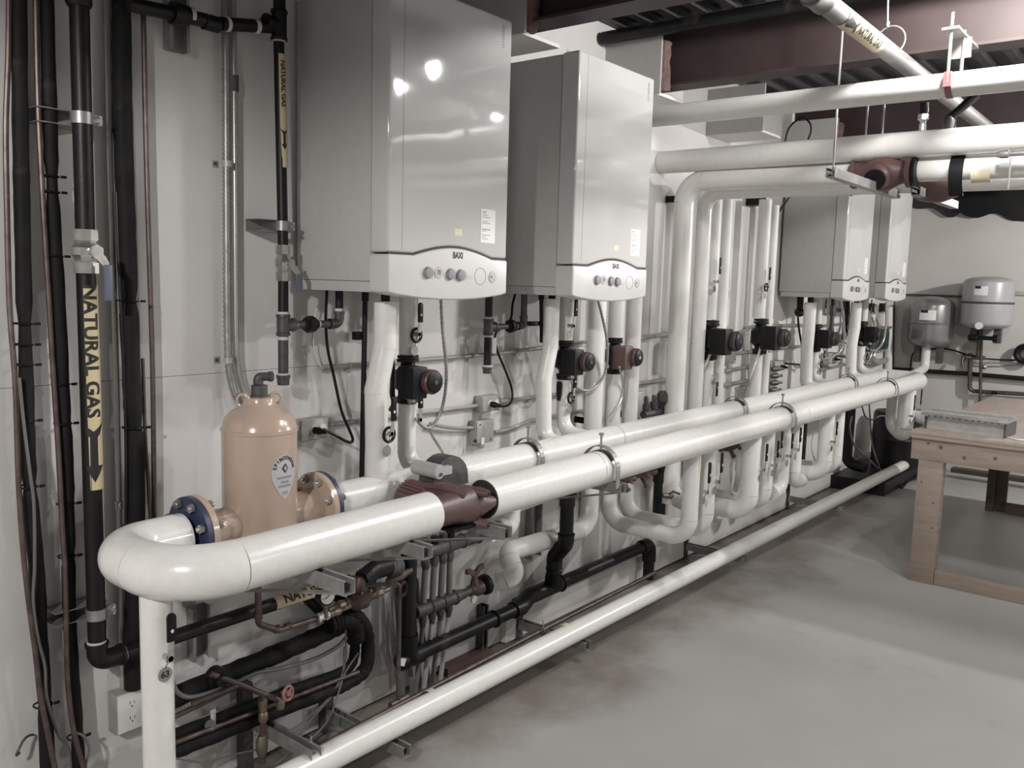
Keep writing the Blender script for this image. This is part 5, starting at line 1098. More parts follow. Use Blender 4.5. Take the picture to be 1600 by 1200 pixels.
for k in range(9):
    a = math.radians(-40+k*32.5); d = Vector((-math.cos(a), 0, math.sin(a)))
    mk('tick', MB().tube([gg+ga*0.002+d*0.019, gg+ga*0.002+d*0.0225], 0.0007, 4), MT['ink'], fd)
mk('stem', MB().cyl(gg+Vector((0.0, 0.012, -0.028)), gg+Vector((0.005, 0.012, -0.075)), 0.007, 10), MT['brass'], gt_)
cpp = thing('copper_loop', (1.5847, -0.2700, 0.7402), 'copper pipe dropping from the near bracket, bending toward the gauge', 'pipe')
mk('tube', MB().tube(fillet([(1.5850, -0.2700, 0.7780), (1.5863, -0.2700, 0.6443), (1.6474, -0.2900, 0.6099), (1.8624, -0.2500, 0.5835)], 0.018), 0.0105, 12), MT['copper'], cpp)
for q in ((1.5866, -0.2700, 0.6719), (1.6436, -0.2850, 0.6140), (1.6900, -0.2800, 0.6072)):
    q = Vector(q); mk('fitting', MB().lathe(q-Vector((0.008, 0, 0)) if q.x > 1.6250 else q-Vector((0, 0, 0.01)), (1, 0, 0) if q.x > 1.6250 else (0, 0, 1), [(0, 0.013), (0.018, 0.013)], 12), MT['copper'], cpp)
mk('nickel_fitting', MB().lathe(Vector((1.8240, -0.2600, 0.5884)), (1, 0, 0.03), [(0, 0.010), (0.004, 0.017), (0.016, 0.017), (0.018, 0.014), (0.032, 0.014), (0.034, 0.018), (0.048, 0.018), (0.05, 0.0)], 8), MT['chrome'], cpp)
mk('brass_run', MB().lathe(Vector((1.8820, -0.2500, 0.5801)), Vector((2.0415, -0.2000, 0.5613))-Vector((1.8820, -0.2500, 0.5801)), [(0, 0.010), (0.02, 0.014), (0.04, 0.010), (0.05, 0.015), (0.07, 0.015), (0.075, 0.009), (0.14, 0.009)], 10), MT['brass'], cpp)
# black fittings under the second bracket
bk = thing('black_fitting', (2.2294, -0.1600, 0.6385), 'black iron elbow and tee cluster behind the second bracket', 'pipe fitting')
mk('elbow', MB().tube(fillet([(2.1193, -0.1600, 0.6286), (2.1832, -0.1600, 0.6500), (2.2695, -0.1600, 0.6440)], 0.03), 0.036, 16), MT['steel'], bk)
mk('drop', MB().tube([(2.1605, -0.1600, 0.6481), (2.1615, -0.1600, 0.5675)], 0.022, 14), MT['steel'], bk)
mk('clear_end', MB().tube([(2.2493, -0.1600, 0.6438), (2.3039, -0.1600, 0.6304)], 0.038, 16), MT['iron'], bk)
mk('diagonal', MB().tube([(1.9424, -0.0600, 0.5769), (2.0470, -0.0600, 0.4602)], 0.02, 12), MT['steel'], bk)
mk('diagonal', MB().tube([(2.0287, -0.1000, 0.5881), (2.1064, -0.1000, 0.5041)], 0.02, 12), MT['steel'], bk)

# ------------------------------------------------------------------ black foam loops and small copper work, low left
def wav(pts, r, seed, m='foam', n=12):
    P = smooth_path(pts, 8); o, rs = vary(P, r, 0.07, 0.02, seed); return MB().tube(o, r, n, True, rs)
fl_ = thing('foam_loop', (2.1040, -0.1400, 0.4275), 'cluster of fat black foam-wrapped tubes looping at lower left under the regulator', 'pipe')
mk('upper_run', wav([(1.3273, -0.1000, 0.4030), (1.4521, -0.1000, 0.4183), (1.6935, -0.1000, 0.4274), (1.8826, -0.1000, 0.4336), (2.0516, -0.1100, 0.4526), (2.0989, -0.1200, 0.4713)], 0.033, 21), MT['foam'], fl_)
mk('return_bend', wav([(2.0414, -0.1400, 0.4962), (2.0979, -0.1500, 0.4898), (2.1495, -0.1500, 0.4163), (2.1602, -0.1500, 0.3235), (2.1447, -0.1500, 0.2619), (2.0655, -0.1500, 0.2388), (1.9297, -0.1500, 0.2409), (1.7088, -0.1500, 0.2531), (1.4875, -0.1500, 0.2625), (1.2987, -0.1500, 0.2674)], 0.026, 22), MT['foam'], fl_)
mk('inner_bend', wav([(2.0895, -0.1200, 0.4766), (2.1152, -0.1200, 0.4057), (2.1190, -0.1200, 0.3280), (2.0909, -0.1200, 0.2813), (1.9985, -0.1200, 0.2731), (1.8113, -0.1200, 0.2866), (1.5785, -0.1200, 0.2933), (1.3140, -0.1200, 0.3019)], 0.020, 23), MT['foam'], fl_)
mk('knot', wav([(1.9894, -0.1300, 0.4843), (2.0415, -0.1400, 0.4838), (2.0943, -0.1400, 0.4556), (2.1119, -0.1350, 0.3857)], 0.036, 24), MT['foam'], fl_)
fl2 = cord('grey_hose', 'grey hose curving along the upper black foam tube behind the white leg', [(1.3597, -0.1400, 0.5006), (1.3802, -0.1400, 0.4471), (1.4279, -0.1400, 0.4146), (1.5309, -0.1400, 0.4048), (1.6655, -0.1400, 0.4105), (1.7697, -0.1400, 0.3929), (1.9084, -0.1400, 0.3791), (2.0116, -0.1400, 0.3892), (2.0634, -0.1400, 0.4149)], 0.0075, 'wire')
for i, (pts, lab) in enumerate((([(2.0314, -0.1700, 0.4582), (2.0322, -0.1700, 0.3468), (2.0023, -0.1700, 0.2704), (1.9282, -0.1700, 0.2114), (1.8208, -0.1800, 0.1842), (1.7246, -0.2000, 0.1880), (1.6984, -0.2000, 0.1895)], 'thin grey wire falling from the foam knot to the low bracket, leftmost'), ([(2.0257, -0.1700, 0.3984), (2.0143, -0.1700, 0.2785), (1.9576, -0.1700, 0.2200), (1.8770, -0.1800, 0.1860), (1.8053, -0.2000, 0.1620), (1.7228, -0.2200, 0.1567)], 'thin grey wire falling from the foam knot, middle of three'), ([(2.0942, -0.1700, 0.3512), (2.0325, -0.1700, 0.2969), (1.9881, -0.1800, 0.2293), (1.9331, -0.2000, 0.1710), (1.8382, -0.2500, 0.1667), (1.7283, -0.3000, 0.1843), (1.6038, -0.3300, 0.1823)], 'thin grey wire falling from the foam knot to the floor pipe clip'), ([(1.6218, -0.2000, 0.1759), (1.5486, -0.2000, 0.1937), (1.4328, -0.2000, 0.2177), (1.3672, -0.2000, 0.2506), (1.3196, -0.1800, 0.2761)], 'thin grey wire lying toward the white vertical pipe at lower left'))):
    cord('grey_wire', lab, pts, 0.0032, 'wire', n=6)
for a, b, lab in (((1.3499, -0.1300, 0.3646), (1.6023, -0.1300, 0.3846), 'thin copper pipe below the upper black foam tube, lower left'), ((1.3259, -0.1700, 0.3051), (2.0949, -0.1700, 0.2753), 'thin brown pipe running along the black foam return tube')):
    mk('copper_pipe', MB().tube([a, b], 0.0085, 10), MT['copper'], None, lab, 'pipe')
ct = thing('copper_tee', (1.6532, -0.2000, 0.3485), 'copper tee with a pink-red handwheel valve, low left in front of the foam tubes', 'valve')
mk('branch', MB().tube(fillet([(1.4968, -0.1400, 0.4673), (1.5758, -0.1700, 0.4160), (1.6508, -0.2000, 0.3629), (1.7073, -0.2100, 0.3226)], 0.02), 0.010, 12), MT['copper'], ct)
mk('drop', MB().tube([(1.6508, -0.2000, 0.3629), (1.6491, -0.2000, 0.1185)], 0.010, 12), MT['copper'], ct)
mk('side_run', MB().tube([(1.5758, -0.1700, 0.4116), (1.4832, -0.1600, 0.4028), (1.4216, -0.1500, 0.3969)], 0.010, 12), MT['copper'], ct)
mk('flange', MB().lathe(Vector((1.5247, -0.1100, 0.4414)), (0, -1, 0), [(0, 0.036), (0.03, 0.036), (0.032, 0.02), (0.05, 0.02)], 16), MT['black'], ct)
mk('brass_valve', MB().lathe(Vector((1.6501, -0.2000, 0.2639)), (0, 0, 1), [(0, 0.012), (0.008, 0.017), (0.03, 0.017), (0.036, 0.013), (0.06, 0.016), (0.08, 0.016), (0.085, 0.01)], 12), MT['brass'], ct)
mk('valve_seat', MB().lathe(Vector((1.7125, -0.2100, 0.3115))-Vector((0, 0, 0.02)), (0, 0, 1), [(0, 0.014), (0.02, 0.017), (0.034, 0.012)], 10), MT['brass'], ct)
wc = Vector((1.7142, -0.2500, 0.3584)); wa = Vector((0.25, -1, 0.1)).normalized()
hw = mk('handwheel', MB().torus(wc, wa, 0.023, 0.0055, 24, 8), MT['redl'], ct, label='pinkish red round handwheel')
mk('hub', MB().lathe(wc-wa*0.006, wa, [(0, 0.012), (0.012, 0.010), (0.0121, 0)], 12), MT['redl'], hw)
for k in range(4):
    a = PI/4+PI*k/2; mk('spoke', MB().tube([wc, wc+Vector((math.cos(a)*0.022, 0, math.sin(a)*0.022))], 0.004, 6), MT['redl'], hw)
mk('stem', MB().cyl(wc+Vector((-0.005, 0.03, -0.005)), wc, 0.005, 8), MT['brass'], hw)
bv = mk('drain_lever', MB().box(Vector((1.4803, -0.1600, 0.3563)), Vector((1.4989, -0.1550, 0.3080))), MT['chrome'], ct); mk('drain_tag', MB().cyl(Vector((1.4764, -0.1650, 0.3074)), Vector((1.4733, -0.1700, 0.3105)), 0.018, 18), MT['iron'], bv)
mk('tail_valve', MB().lathe(Vector((1.6443, -0.2000, 0.1481)), (0, 0, 1), [(0, 0.014), (0.02, 0.02), (0.05, 0.02), (0.07, 0.012)], 10), MT['brass'], ct)
lb = low_bracket(1.6984, 0.42, 'strut bracket stub low left behind the copper tee', ztop=0.2286, brace=False)
# small red-handled drain cocks under the header
def cock(pts, wheels, label, m='redl'):
    t = thing('drain_cock', pts[0], label, 'valve')
    mk('body', MB().lathe(Vector(pts[0]), Vector(pts[1])-Vector(pts[0]), [(0, 0.013), (0.03, 0.012), (0.05, 0.018), (0.09, 0.020), (0.12, 0.012), ((Vector(pts[1])-Vector(pts[0])).length, 0.010)], 10), MT['valveb'], t)
    mk('spout', MB().lathe((Vector(pts[0])+Vector(pts[1]))/2, (0.3, -0.5, -1), [(0, 0.013), (0.05, 0.012), (0.051, 0.016), (0.06, 0.016)], 10), MT['valveb'], t)
    mk('handwheel', MB().torus(Vector(pts[1]), (0.2, -0.8, 0.5), 0.022, 0.006, 18, 6), MT[m], t)
    return t
cock(((3.1820, -0.5800, 0.9051), (3.2715, -0.6200, 0.9029)), 1, 'brown drain cock with red wheel under the front header, nearest of two')
cock(((3.3613, -0.5800, 0.8906), (3.4285, -0.6200, 0.9043)), 1, 'brown drain cock with red wheel under the front header, farther of two')
cock(((4.5306, -0.4500, 0.8376), (4.6665, -0.5000, 0.8489)), 1, 'dark drain cock hanging between the second and third drop pipes', 'iron')
fh_ = thing('hose_bib', (4.4590, -0.2000, 0.5458), 'small brass hose bib between the first drop pair and the black upright', 'valve')
mk('body', MB().lathe(Vector((4.4443, -0.1500, 0.5319)), (0.8, -0.6, 0), [(0, 0.012), (0.03, 0.016), (0.06, 0.022), (0.10, 0.016), (0.14, 0.012)], 10), MT['brass'], fh_)
mk('handle', MB().tube(fillet([(4.3518, -0.2400, 0.5756), (4.3964, -0.2400, 0.5828), (4.4766, -0.2400, 0.5536)], 0.01), 0.006, 8), MT['iron'], fh_)

# ------------------------------------------------------------------ far boilers: legs, pumps, cords
def far_boiler(px_leg_top, px_leg_low, ytop, ylow, pump_q, d, names, r=0.045):
    xa, xb = px_leg_top, px_leg_low
    l = ins_pipe('boiler_leg', names[0], 'pipe', [(xa, -d, 1.66), (xa, -d, 1.45), (xb, -d+0.01, 1.30), (xb, -d, ZH+0.04), (xb, -DR, ZH+0.02)], r, 0.09)
    mk('nipple', MB().cyl((xa, -d, 1.65), (xa, -d, 1.702), 0.022, 10), MT['black'], l)
    return l
f3 = far_boiler(6.4406, 6.4596, 0, 0, 0, 0.22, ['white insulated offset leg below the third boiler'])
f4 = far_boiler(7.5191, 7.5007, 0, 0, 0, 0.22, ['white insulated offset leg below the farthest boiler'])
for xq, lab, k in ((6.7430, 'black circulator pump below the third boiler', 1), (7.8972, 'black circulator pump below the farthest boiler', 2)):
    z = 1.385
    make_pump((xq, -0.17, z), lab, 1.15, motm='iron')
    a = ins_pipe('boiler_leg', 'white leg above the pump of the ' + ('third' if k == 1 else 'farthest') + ' boiler', 'pipe', [(xq, -0.17, 1.695), (xq, -0.17, z+0.11)], 0.036, 0.1, MT['pvcm'])
    b = ins_pipe('boiler_leg', 'white leg below the pump of the ' + ('third' if k == 1 else 'farthest') + ' boiler', 'pipe', [(xq, -0.17, z-0.11), (xq, -0.17, ZH+0.05), (xq, -DR, ZH+0.03)], 0.036, 0.08, MT['pvcm'])
    lever(b, (xq+0.01, -0.22, z-0.20), 0.07, 1, ring=True, dx=0.006, tagm='iron', w_=0.009)
    lever(a, (xq+0.02, -0.205, 1.57), 0.07, 1, tag=False, w_=0.009)
gd3 = thing('gas_drop', (7.3345, -0.1000, 1.4029), 'black gas drop with drip leg between the two far boilers', 'gas pipe')
q = Vector((7.2954, -0.1000, 1.5899))
mk('pipe_length', MB().cyl((q.x, q.y, 2.5), (q.x, q.y, q.z), 0.018, 12), MT['steel'], gd3)
mk('tee', tee_bm(q, 0.021, (0, 0, 1), (1, 0, 0), 0.04, 0.05), MT['iron'], gd3)
mk('drip_leg', MB().cyl((q.x, q.y, q.z-0.03), (q.x, q.y, 1.4244), 0.018, 12), MT['iron'], gd3)
mk('cap', MB().cyl((q.x, q.y, 1.4405), (q.x, q.y, 1.4083), 0.024, 12), MT['iron'], gd3)
mk('branch', MB().tube(fillet([(q.x+0.04, q.y, q.z), (q.x+0.27, q.y, q.z), (q.x+0.27, q.y, 1.70)], 0.03), 0.016, 10), MT['iron'], gd3)
g0 = thing('gas_drop', (6.5238, -0.1200, 1.5727), 'dark gas connection tucked under the left edge of the third boiler', 'gas pipe')
q = Vector((6.5088, -0.1200, 1.5826))
mk('pipe_length', MB().cyl((q.x, q.y, 1.70), (q.x, q.y, q.z), 0.022, 12), MT['steel'], g0)
mk('union', MB().lathe(q+Vector((-0.06, 0, 0)), (1, 0, 0), [(0, 0.02), (0.03, 0.034), (0.07, 0.034), (0.11, 0.02)], 10), MT['steel'], g0)
q = Vector((7.7802, -0.0600, 1.5003))
mk('drain_tube', MB().tube([(7.7746, -0.0600, 1.6792), (7.8210, -0.0600, 1.4715), (7.7489, -0.0600, 1.3328)], 0.022, 10), MT['abs'], None, 'black drain tube left of the farthest boiler leg', 'pipe')
cord('power_cord', 'black power cord hanging below the third boiler to its outlet', [(6.5534, -0.0800, 1.7071), (6.5867, -0.0800, 1.5212), (6.6856, -0.0800, 1.3451), (6.7920, -0.0800, 1.2144), (6.8326, -0.0800, 1.1459), (6.6903, -0.0800, 1.1694), (6.3968, -0.0800, 1.1958)], 0.008)
cord('power_cord', 'black power cord hanging below the farthest boiler to its outlet', [(7.7300, -0.0800, 1.4464), (7.8485, -0.0800, 1.3023), (7.9431, -0.0800, 1.1956), (7.9437, -0.0800, 1.1151), (7.7557, -0.0800, 1.1763), (7.5172, -0.0800, 1.1992)], 0.008)
flex('flexible_conduit', 'pale flexible conduit looping from the third boiler to its pump', [(7.0224, -0.2500, 1.6946), (7.1222, -0.2500, 1.5206), (7.2035, -0.2400, 1.3626), (7.1910, -0.2200, 1.2676), (7.0594, -0.2000, 1.2255), (6.8674, -0.1900, 1.2190), (6.7581, -0.1900, 1.2647)], 0.0105, 'cond', pitch=0.02)
flex('flexible_conduit', 'pale flexible conduit looping from the farthest boiler to its pump', [(8.2676, -0.2500, 1.6634), (8.3069, -0.2500, 1.4426), (8.2987, -0.2400, 1.3079), (8.1919, -0.2200, 1.2349), (8.0311, -0.2000, 1.2404), (7.8107, -0.1900, 1.3109)], 0.0105, 'cond', pitch=0.02)
box_at('outlet_box', (6.1964, -0.0500, 1.2189), (6.4058, -0.0500, 1.1441), 'outlet box with black plug right of the far pump risers', d=0.07, plug=True)
box_at('outlet_box', (7.3766, -0.0500, 1.2256), (7.5897, -0.0500, 1.1267), 'outlet box with black plug below the third boiler', d=0.07, plug=True)
# control board under the farthest boiler
cb = thing('control_board', (8.5737, -0.1000, 1.3680), 'open green relay board with wires under the farthest boiler', 'control board')
a, b = Vector((8.3317, -0.0600, 1.6211)), Vector((9.1265, -0.0600, 1.1704))
mk('back_plate', MB().box((a.x, -0.002, b.z), (b.x, -0.05, a.z)), MT['zinc'], cb)
m_ = (a.z+b.z)/2
mk('green_panel', MB().box((a.x+0.02, -0.051, b.z+0.02), (b.x-0.02, -0.065, m_)), MT['green'], cb)
for k in range(4): mk('relay', MB().box((a.x+0.05+k*(b.x-a.x-0.1)/4, -0.066, b.z+0.05), (a.x+0.05+(k+0.55)*(b.x-a.x-0.1)/4, -0.10, m_-0.03)), MT['green'], cb, bevel=0.004)
for k in range(2): 
    x = a.x+0.08+k*(b.x-a.x)*0.45; mk('transformer', MB().box((x, -0.051, m_+0.03), (x+0.10, -0.10, m_+0.15)), MT['plate'], cb, bevel=0.004); mk('transformer_core', MB().box((x-0.02, -0.051, m_+0.17), (x+0.07, -0.09, m_+0.25)), MT['black'], cb)
for k in range(5): mk('wire', MB().tube(smooth_path([(a.x+0.05*k+0.05, -0.06, a.z-0.02), (a.x+0.06*k+0.02, -0.12, m_+0.02), (a.x+0.05*k+0.12, -0.08, b.z+0.02), (a.x+0.05*k+0.04, -0.06, b.z-0.10)], 6), 0.006, 6), MT['wire' if k % 2 else 'cond'], cb)
mk('cover_strip', MB().box((a.x+0.02, -0.066, m_+0.0), (b.x-0.02, -0.09, m_+0.022)), MT['galv'], cb)
# upright white strips at the corner and brackets
mk('white_pipe', MB().tube([(9.0890, -0.0500, 1.6049), (9.2610, -0.0500, 0.8892)], 0.035, 14), MT['pvcm'], None, 'white upright pipe at the room corner beside the relay board', 'pipe')
mk('zone_valves', MB().tube(smooth_path([(8.5435, -0.0800, 1.1246), (8.7592, -0.0800, 1.0762), (9.0110, -0.0800, 1.0879)], 5), 0.03, 8), MT['zinc'], None, 'small grey valve cluster under the relay board', 'valve')
for i, (px_, py_) in enumerate(((1211, 590), (1211, 600), (1211, 578))):
    pass
mvf = thing('small_manifold', (6.1971, -0.0800, 1.0548), 'small dark valve stack on the wall right of the far pump risers', 'manifold')
for k, yy in enumerate((576, 586, 595, 603)):
    pz = 1.1701-k*0.052
    mk('valve', MB().lathe((6.1288, -0.08, pz), (1, -0.3, 0), [(0, 0.012), (0.03, 0.02), (0.07, 0.02), (0.08, 0.01), (0.12, 0.01)], 8), MT['iron'], mvf)
mk('bar', MB().cyl((6.1408, -0.06, 1.1701+0.05), (6.1408, -0.06, 1.1701-0.22), 0.018, 10), MT['galv'], mvf)
mv2 = thing('small_manifold', (4.3645, -0.1000, 1.0450), 'small dark manifold with three stubby vents just left of the bent risers', 'manifold')
q = Vector((4.2926, -0.0800, 1.0203)); q2 = Vector((4.5370, -0.0800, 1.0335)); q2.z = q.z
mk('bar', MB().cyl(q, q2, 0.022, 12), MT['iron'], mv2)
for k in range(3):
    p = q.lerp(q2, 0.12+0.36*k); mk('vent', MB().lathe(p+Vector((0, 0, 0.018)), (0, 0, 1), [(0, 0.018), (0.02, 0.024), (0.045, 0.024), (0.05, 0.012), (0.07, 0.014), (0.085, 0.010), (0.086, 0)], 10), MT['iron'], mv2)
mk('side_valve', MB().lathe(Vector((4.4825, -0.1000, 1.0638)), (0, 0, 1), [(0, 0.02), (0.02, 0.04), (0.06, 0.04), (0.08, 0.02)], 10), MT['iron'], mv2)
for pxx, py_, lab in ((896, 644, 'small black clip box left of the thick white pipe pair'), (963, 645, 'small black clip box right of the pipe with the dark red pump')):
    q = Vector(W0(pxx, py_)) if False else None
mk('black_clip', MB().box(Vector((3.7254, -0.0010, 1.0624)), Vector((3.7180, -0.0600, 1.0298))), MT['black'], None, 'small black strap block left of the thick white pipe, on the wall', 'clip')
mk('black_clip', MB().box(Vector((4.1220, -0.0010, 1.0575)), Vector((4.0504, -0.0800, 1.0310))), MT['black'], None, 'small black strap block between the two white pipes by the dark red pump', 'clip')
mk('black_clip', MB().box(Vector((4.5963, -0.0010, 2.2733)), Vector((4.5760, -0.0600, 2.2364))), MT['black'], None, 'small black strap block left of the nearer bent riser, near its top', 'clip')
mk('black_clip', MB().box(Vector((5.7954, -0.0010, 2.3708)), Vector((5.6904, -0.1000, 2.3151))), MT['black'], None, 'small black strap block at the top of the farther black pump riser', 'clip')

# ------------------------------------------------------------------ far wall: tanks and piping
def tank(name, c, r, h, m, band, label, top=0.35, bot=0.35):
    c = Vector(c); t = thing(name, tuple(c-Vector((0, 0, h/2))), label, 'tank')
    pr = []; n = 8
    for k in range(n+1): a = PI/2*k/n; pr.append((h*bot*(1-math.cos(a))*0.55, r*(0.35+0.65*math.sin(a)) if k else 0.02))
    for k in range(n+1): a = PI/2*(1-k/n); pr.append((h-h*top*(1-math.cos(a))*0.55, r*(0.12+0.88*math.sin(a)) if k < n else 0.01))
    mk('shell', MB().lathe(c-Vector((0, 0, h/2)), (0, 0, 1), pr, 36), MT[m], t, ang=60)
    mk('seam_band', MB().torus(c+Vector((0, 0, h*band)), (0, 0, 1), r*1.0, 0.010, 36, 8), MT[m] if m == 'tank' else MT['iron'], t)
    mk('hanger_bracket', MB().box(c+Vector((r*0.2, -0.06, -h*0.05)), (XE-0.001, c.y+0.06, c.z+h*0.05)), MT['iron'], t)
    return t
def sticker(t, c, r, mid, zc, w_, h, dark):
    s = mk('rating_label', MB().band((c[0], c[1], zc-h/2), (0, 0, 1), r+0.001, h, 0.001, mid, w_/r, 8), MT['white'], t)
    m2 = Vector(mid).normalized(); B = Vector((0, 0, 1)).cross(m2); a = -w_*0.22/r
    mk('label_heading', MB().band((c[0], c[1], zc+h*0.22), (0, 0, 1), r+0.0022, h*0.28, 0.0006, m2*math.cos(a)+B*math.sin(a), w_*0.45/r, 6), MT['ink'], s)
t1c = (9.2250, -0.4175, 1.4749); t2c = (9.2250, -0.8945, 1.6800)
r1, r2_ = 0.205, 0.218
T1 = tank('expansion_tank', t1c, r1, 0.50, 'tank', -0.02, 'darker metallic expansion tank on the far wall, left and lower')
T2 = tank('expansion_tank', t2c, r2_, 0.49, 'tankl', 0.0, 'light grey expansion tank on the far wall, right and higher', 0.22, 0.22)
sticker(T1, t1c, r1, (-1, -0.05, 0), t1c[2]+0.07, 0.15, 0.095, 1); sticker(T2, t2c, r2_, (-1, 0.12, 0), t2c[2]+0.11, 0.12, 0.085, 1)
for dx in (-0.10, 0.10):
    mk('leg_bracket', MB().box((t1c[0]-0.05, t1c[1]+dx-0.025, t1c[2]-0.40), (t1c[0]+0.05, t1c[1]+dx+0.025, t1c[2]-0.17)), MT['iron'], T1)
    mk('leg_bracket', MB().box((t2c[0]+0.02, t2c[1]+dx-0.03, t2c[2]-0.38), (t2c[0]+0.10, t2c[1]+dx+0.03, t2c[2]-0.17)), MT['iron'], T2)
mk('top_handle', MB().tube([Vector(t2c)+Vector((-0.14, 0.06, 0.215)), Vector(t2c)+Vector((-0.16, 0.0, 0.205))], 0.008, 6), MT['iron'], T2)
ga2 = mk('tank_gauge', MB().lathe(Vector((9.0250, -0.8788, 1.4661)), (-1, 0, 0), [(0, 0.034), (0.02, 0.034), (0.022, 0)], 16), MT['plate'], T2)
mk('fitting', MB().lathe(Vector((9.1650, -0.8893, 1.3489)), (0, -1, 0), [(-0.12, 0.03), (-0.05, 0.03), (-0.04, 0.02), (0.08, 0.02), (0.09, 0.035), (0.13, 0.035)], 10), MT['black'], T2)
tp = Vector((9.2250, -0.3988, 1.1142))
ins_pipe('tank_pipe', 'white insulated pipe dropping from the darker tank to the header end', 'pipe', [(t1c[0]-0.02, tp.y, t1c[2]-0.24), (t1c[0]-0.02, tp.y, ZH+0.02), (XF+0.10, -DR-0.10, ZH-0.06), (XF+0.02, -0.45, ZH-0.04)], 0.042, 0.08, MT['pvcm'])
mk('wall_strip', MB().box(Vector((9.4640, -0.1046, 1.7420)), Vector((9.4450, -0.6554, 1.7210))), MT['iron'], None, 'dark metal strip on the far wall behind the tanks, left length', 'strip')
mk('wall_strip', MB().box(Vector((9.4640, -1.0363, 1.7579)), Vector((9.4450, -1.3609, 1.7975))), MT['zinc'], None, 'metal strip on the far wall right of the light grey tank', 'strip')
mk('far_wall_pipe', MB().tube([(9.4150, -0.0646, 0.9663), (9.4150, -0.7439, 0.9796), (9.4150, -1.4356, 0.9745)], 0.022, 10), MT['steel'], None, 'dark pipe running level along the far wall below the tanks', 'pipe')
mk('far_wall_trunking', MB().box(Vector((9.4640, -0.4031, 0.9464)), Vector((9.4250, -1.7339, 0.9898))), MT['zinc'], None, 'grey trunking strip on the far wall under the dark level pipe', 'trunking')
cpf = thing('copper_line', (9.4050, -0.7562, 1.1324), 'brown copper pipes dropping from the light grey tank and turning right', 'pipe')
mk('tube', MB().tube(fillet([(9.3950, -0.7541, 1.1829), (9.3950, -0.7783, 0.8137), (9.3950, -1.4497, 0.8392)], 0.05), 0.02, 10), MT['copper'], cpf)
mk('riser', MB().tube([(9.3650, -0.8376, 1.4627), (9.3650, -0.8877, 0.6454)], 0.014, 10), MT['copper'], cpf)
mk('inlet', MB().tube([(9.2650, -0.8375, 1.4220), (9.3450, -0.8278, 1.1534)], 0.014, 10), MT['copper'], cpf)
mk('tee', MB().lathe(Vector((9.3850, -0.6909, 1.1473)), (0, -1, 0), [(0, 0.02), (0.05, 0.028), (0.12, 0.024), (0.2, 0.018)], 10), MT['brass'], cpf)
mk('relief_handle', MB().tube(fillet([(9.3450, -0.7049, 1.1441), (9.3250, -0.7011, 1.1010), (9.3250, -0.7174, 1.0396)], 0.02), 0.012, 8), MT['copper'], cpf)
mk('cock', MB().lathe(Vector((9.3650, -0.8648, 1.0620)), (0, -1, 0), [(0, 0.02), (0.03, 0.024), (0.05, 0.012)], 8), MT['brass'], cpf)
mk('clamp_block', MB().box(Vector((9.4250, -0.9776, 0.8376)), Vector((9.3450, -1.0215, 0.8052))), MT['black'], cpf)
cord('black_cable', 'thin black cable draped between the tanks across the far wall', [(9.2650, -0.2891, 1.1806), (9.4150, -0.5296, 1.2102), (9.3650, -0.7847, 1.1554), (9.4150, -0.9984, 1.1381), (9.4150, -1.4192, 1.1649)], 0.008)
cord('black_cable', 'thin black cable hanging down from the darker tank', [(9.3150, -0.2819, 1.1908), (9.4150, -0.2202, 1.1168), (9.4350, -0.2126, 0.9907)], 0.007)
cord('grey_cable', 'thin pale cable on the far wall below the black one', [(9.4550, -0.7183, 1.0573), (9.4550, -0.9969, 1.0739), (9.4550, -1.4164, 1.1385)], 0.006, 'cond')
mk('wall_reel', MB().torus(Vector((9.3850, -1.2220, 1.2115)), (1, 0, 0), 0.07, 0.03, 20, 8), MT['black'], None, 'black coiled hose at the right edge of the far wall', 'hose')
mk('corner_shadow_line', MB().tube([(9.4350, 0.0061, 1.6664), (9.4350, -0.0408, 0.8765)], 0.018, 8), MT['iron'], None, 'thin dark line imitating the shadow in the room corner', 'pipe')  # dark tube put in for the shadow where the walls meet
# stuff on the floor in the far corner
mk('dark_barrel', MB().lathe((8.62, -0.34, 0.12), (0, 0, 1), [(0, 0.20), (0.02, 0.215), (0.25, 0.22), (0.27, 0.228), (0.29, 0.22), (0.50, 0.215), (0.52, 0.20)], 24), MT['steel'], None, 'dark round drum standing in the far corner behind the last white drops', 'drum')
mk('low_platform', MB().box((7.75, -0.02, 0.0), (9.0, -0.5, 0.115)), MT['steel'], None, 'low dark platform under the drum in the far corner', 'platform')
cord('grey_cable', 'dark cable arching in the far corner, first of the hanging loops', [(7.3538, -0.3000, 0.7213), (7.3282, -0.3000, 0.6163), (7.4804, -0.3000, 0.4614), (7.8115, -0.3000, 0.3211), (8.0507, -0.3500, 0.1780)], 0.008, 'wire')
cord('grey_cable', 'dark cable crossing in an arch to the last white drops', [(7.5906, -0.3000, 0.7961), (7.7236, -0.3000, 0.6829), (7.9193, -0.3000, 0.6283), (8.1646, -0.3000, 0.6372), (8.2462, -0.3500, 0.6287)], 0.007, 'wire')
cord('grey_cable', 'dark cable dropping straight in the far corner', [(7.8062, -0.3000, 0.7873), (7.8871, -0.3000, 0.6089), (8.0238, -0.3000, 0.3614), (8.1363, -0.3500, 0.1472)], 0.007, 'wire')
cord('black_cable', 'black cable loops lying on the floor at the foot of the work table', [(8.6309, -0.2431, 0.0100), (8.8113, -0.3408, 0.0100), (9.0696, -0.3922, 0.0100), (8.9142, -0.5184, 0.0100), (8.5155, -0.5039, 0.0100), (8.1792, -0.5248, 0.0100), (8.7478, -0.3945, 0.0600)], 0.008)
xq1, xq2 = 7.9690, 7.8295
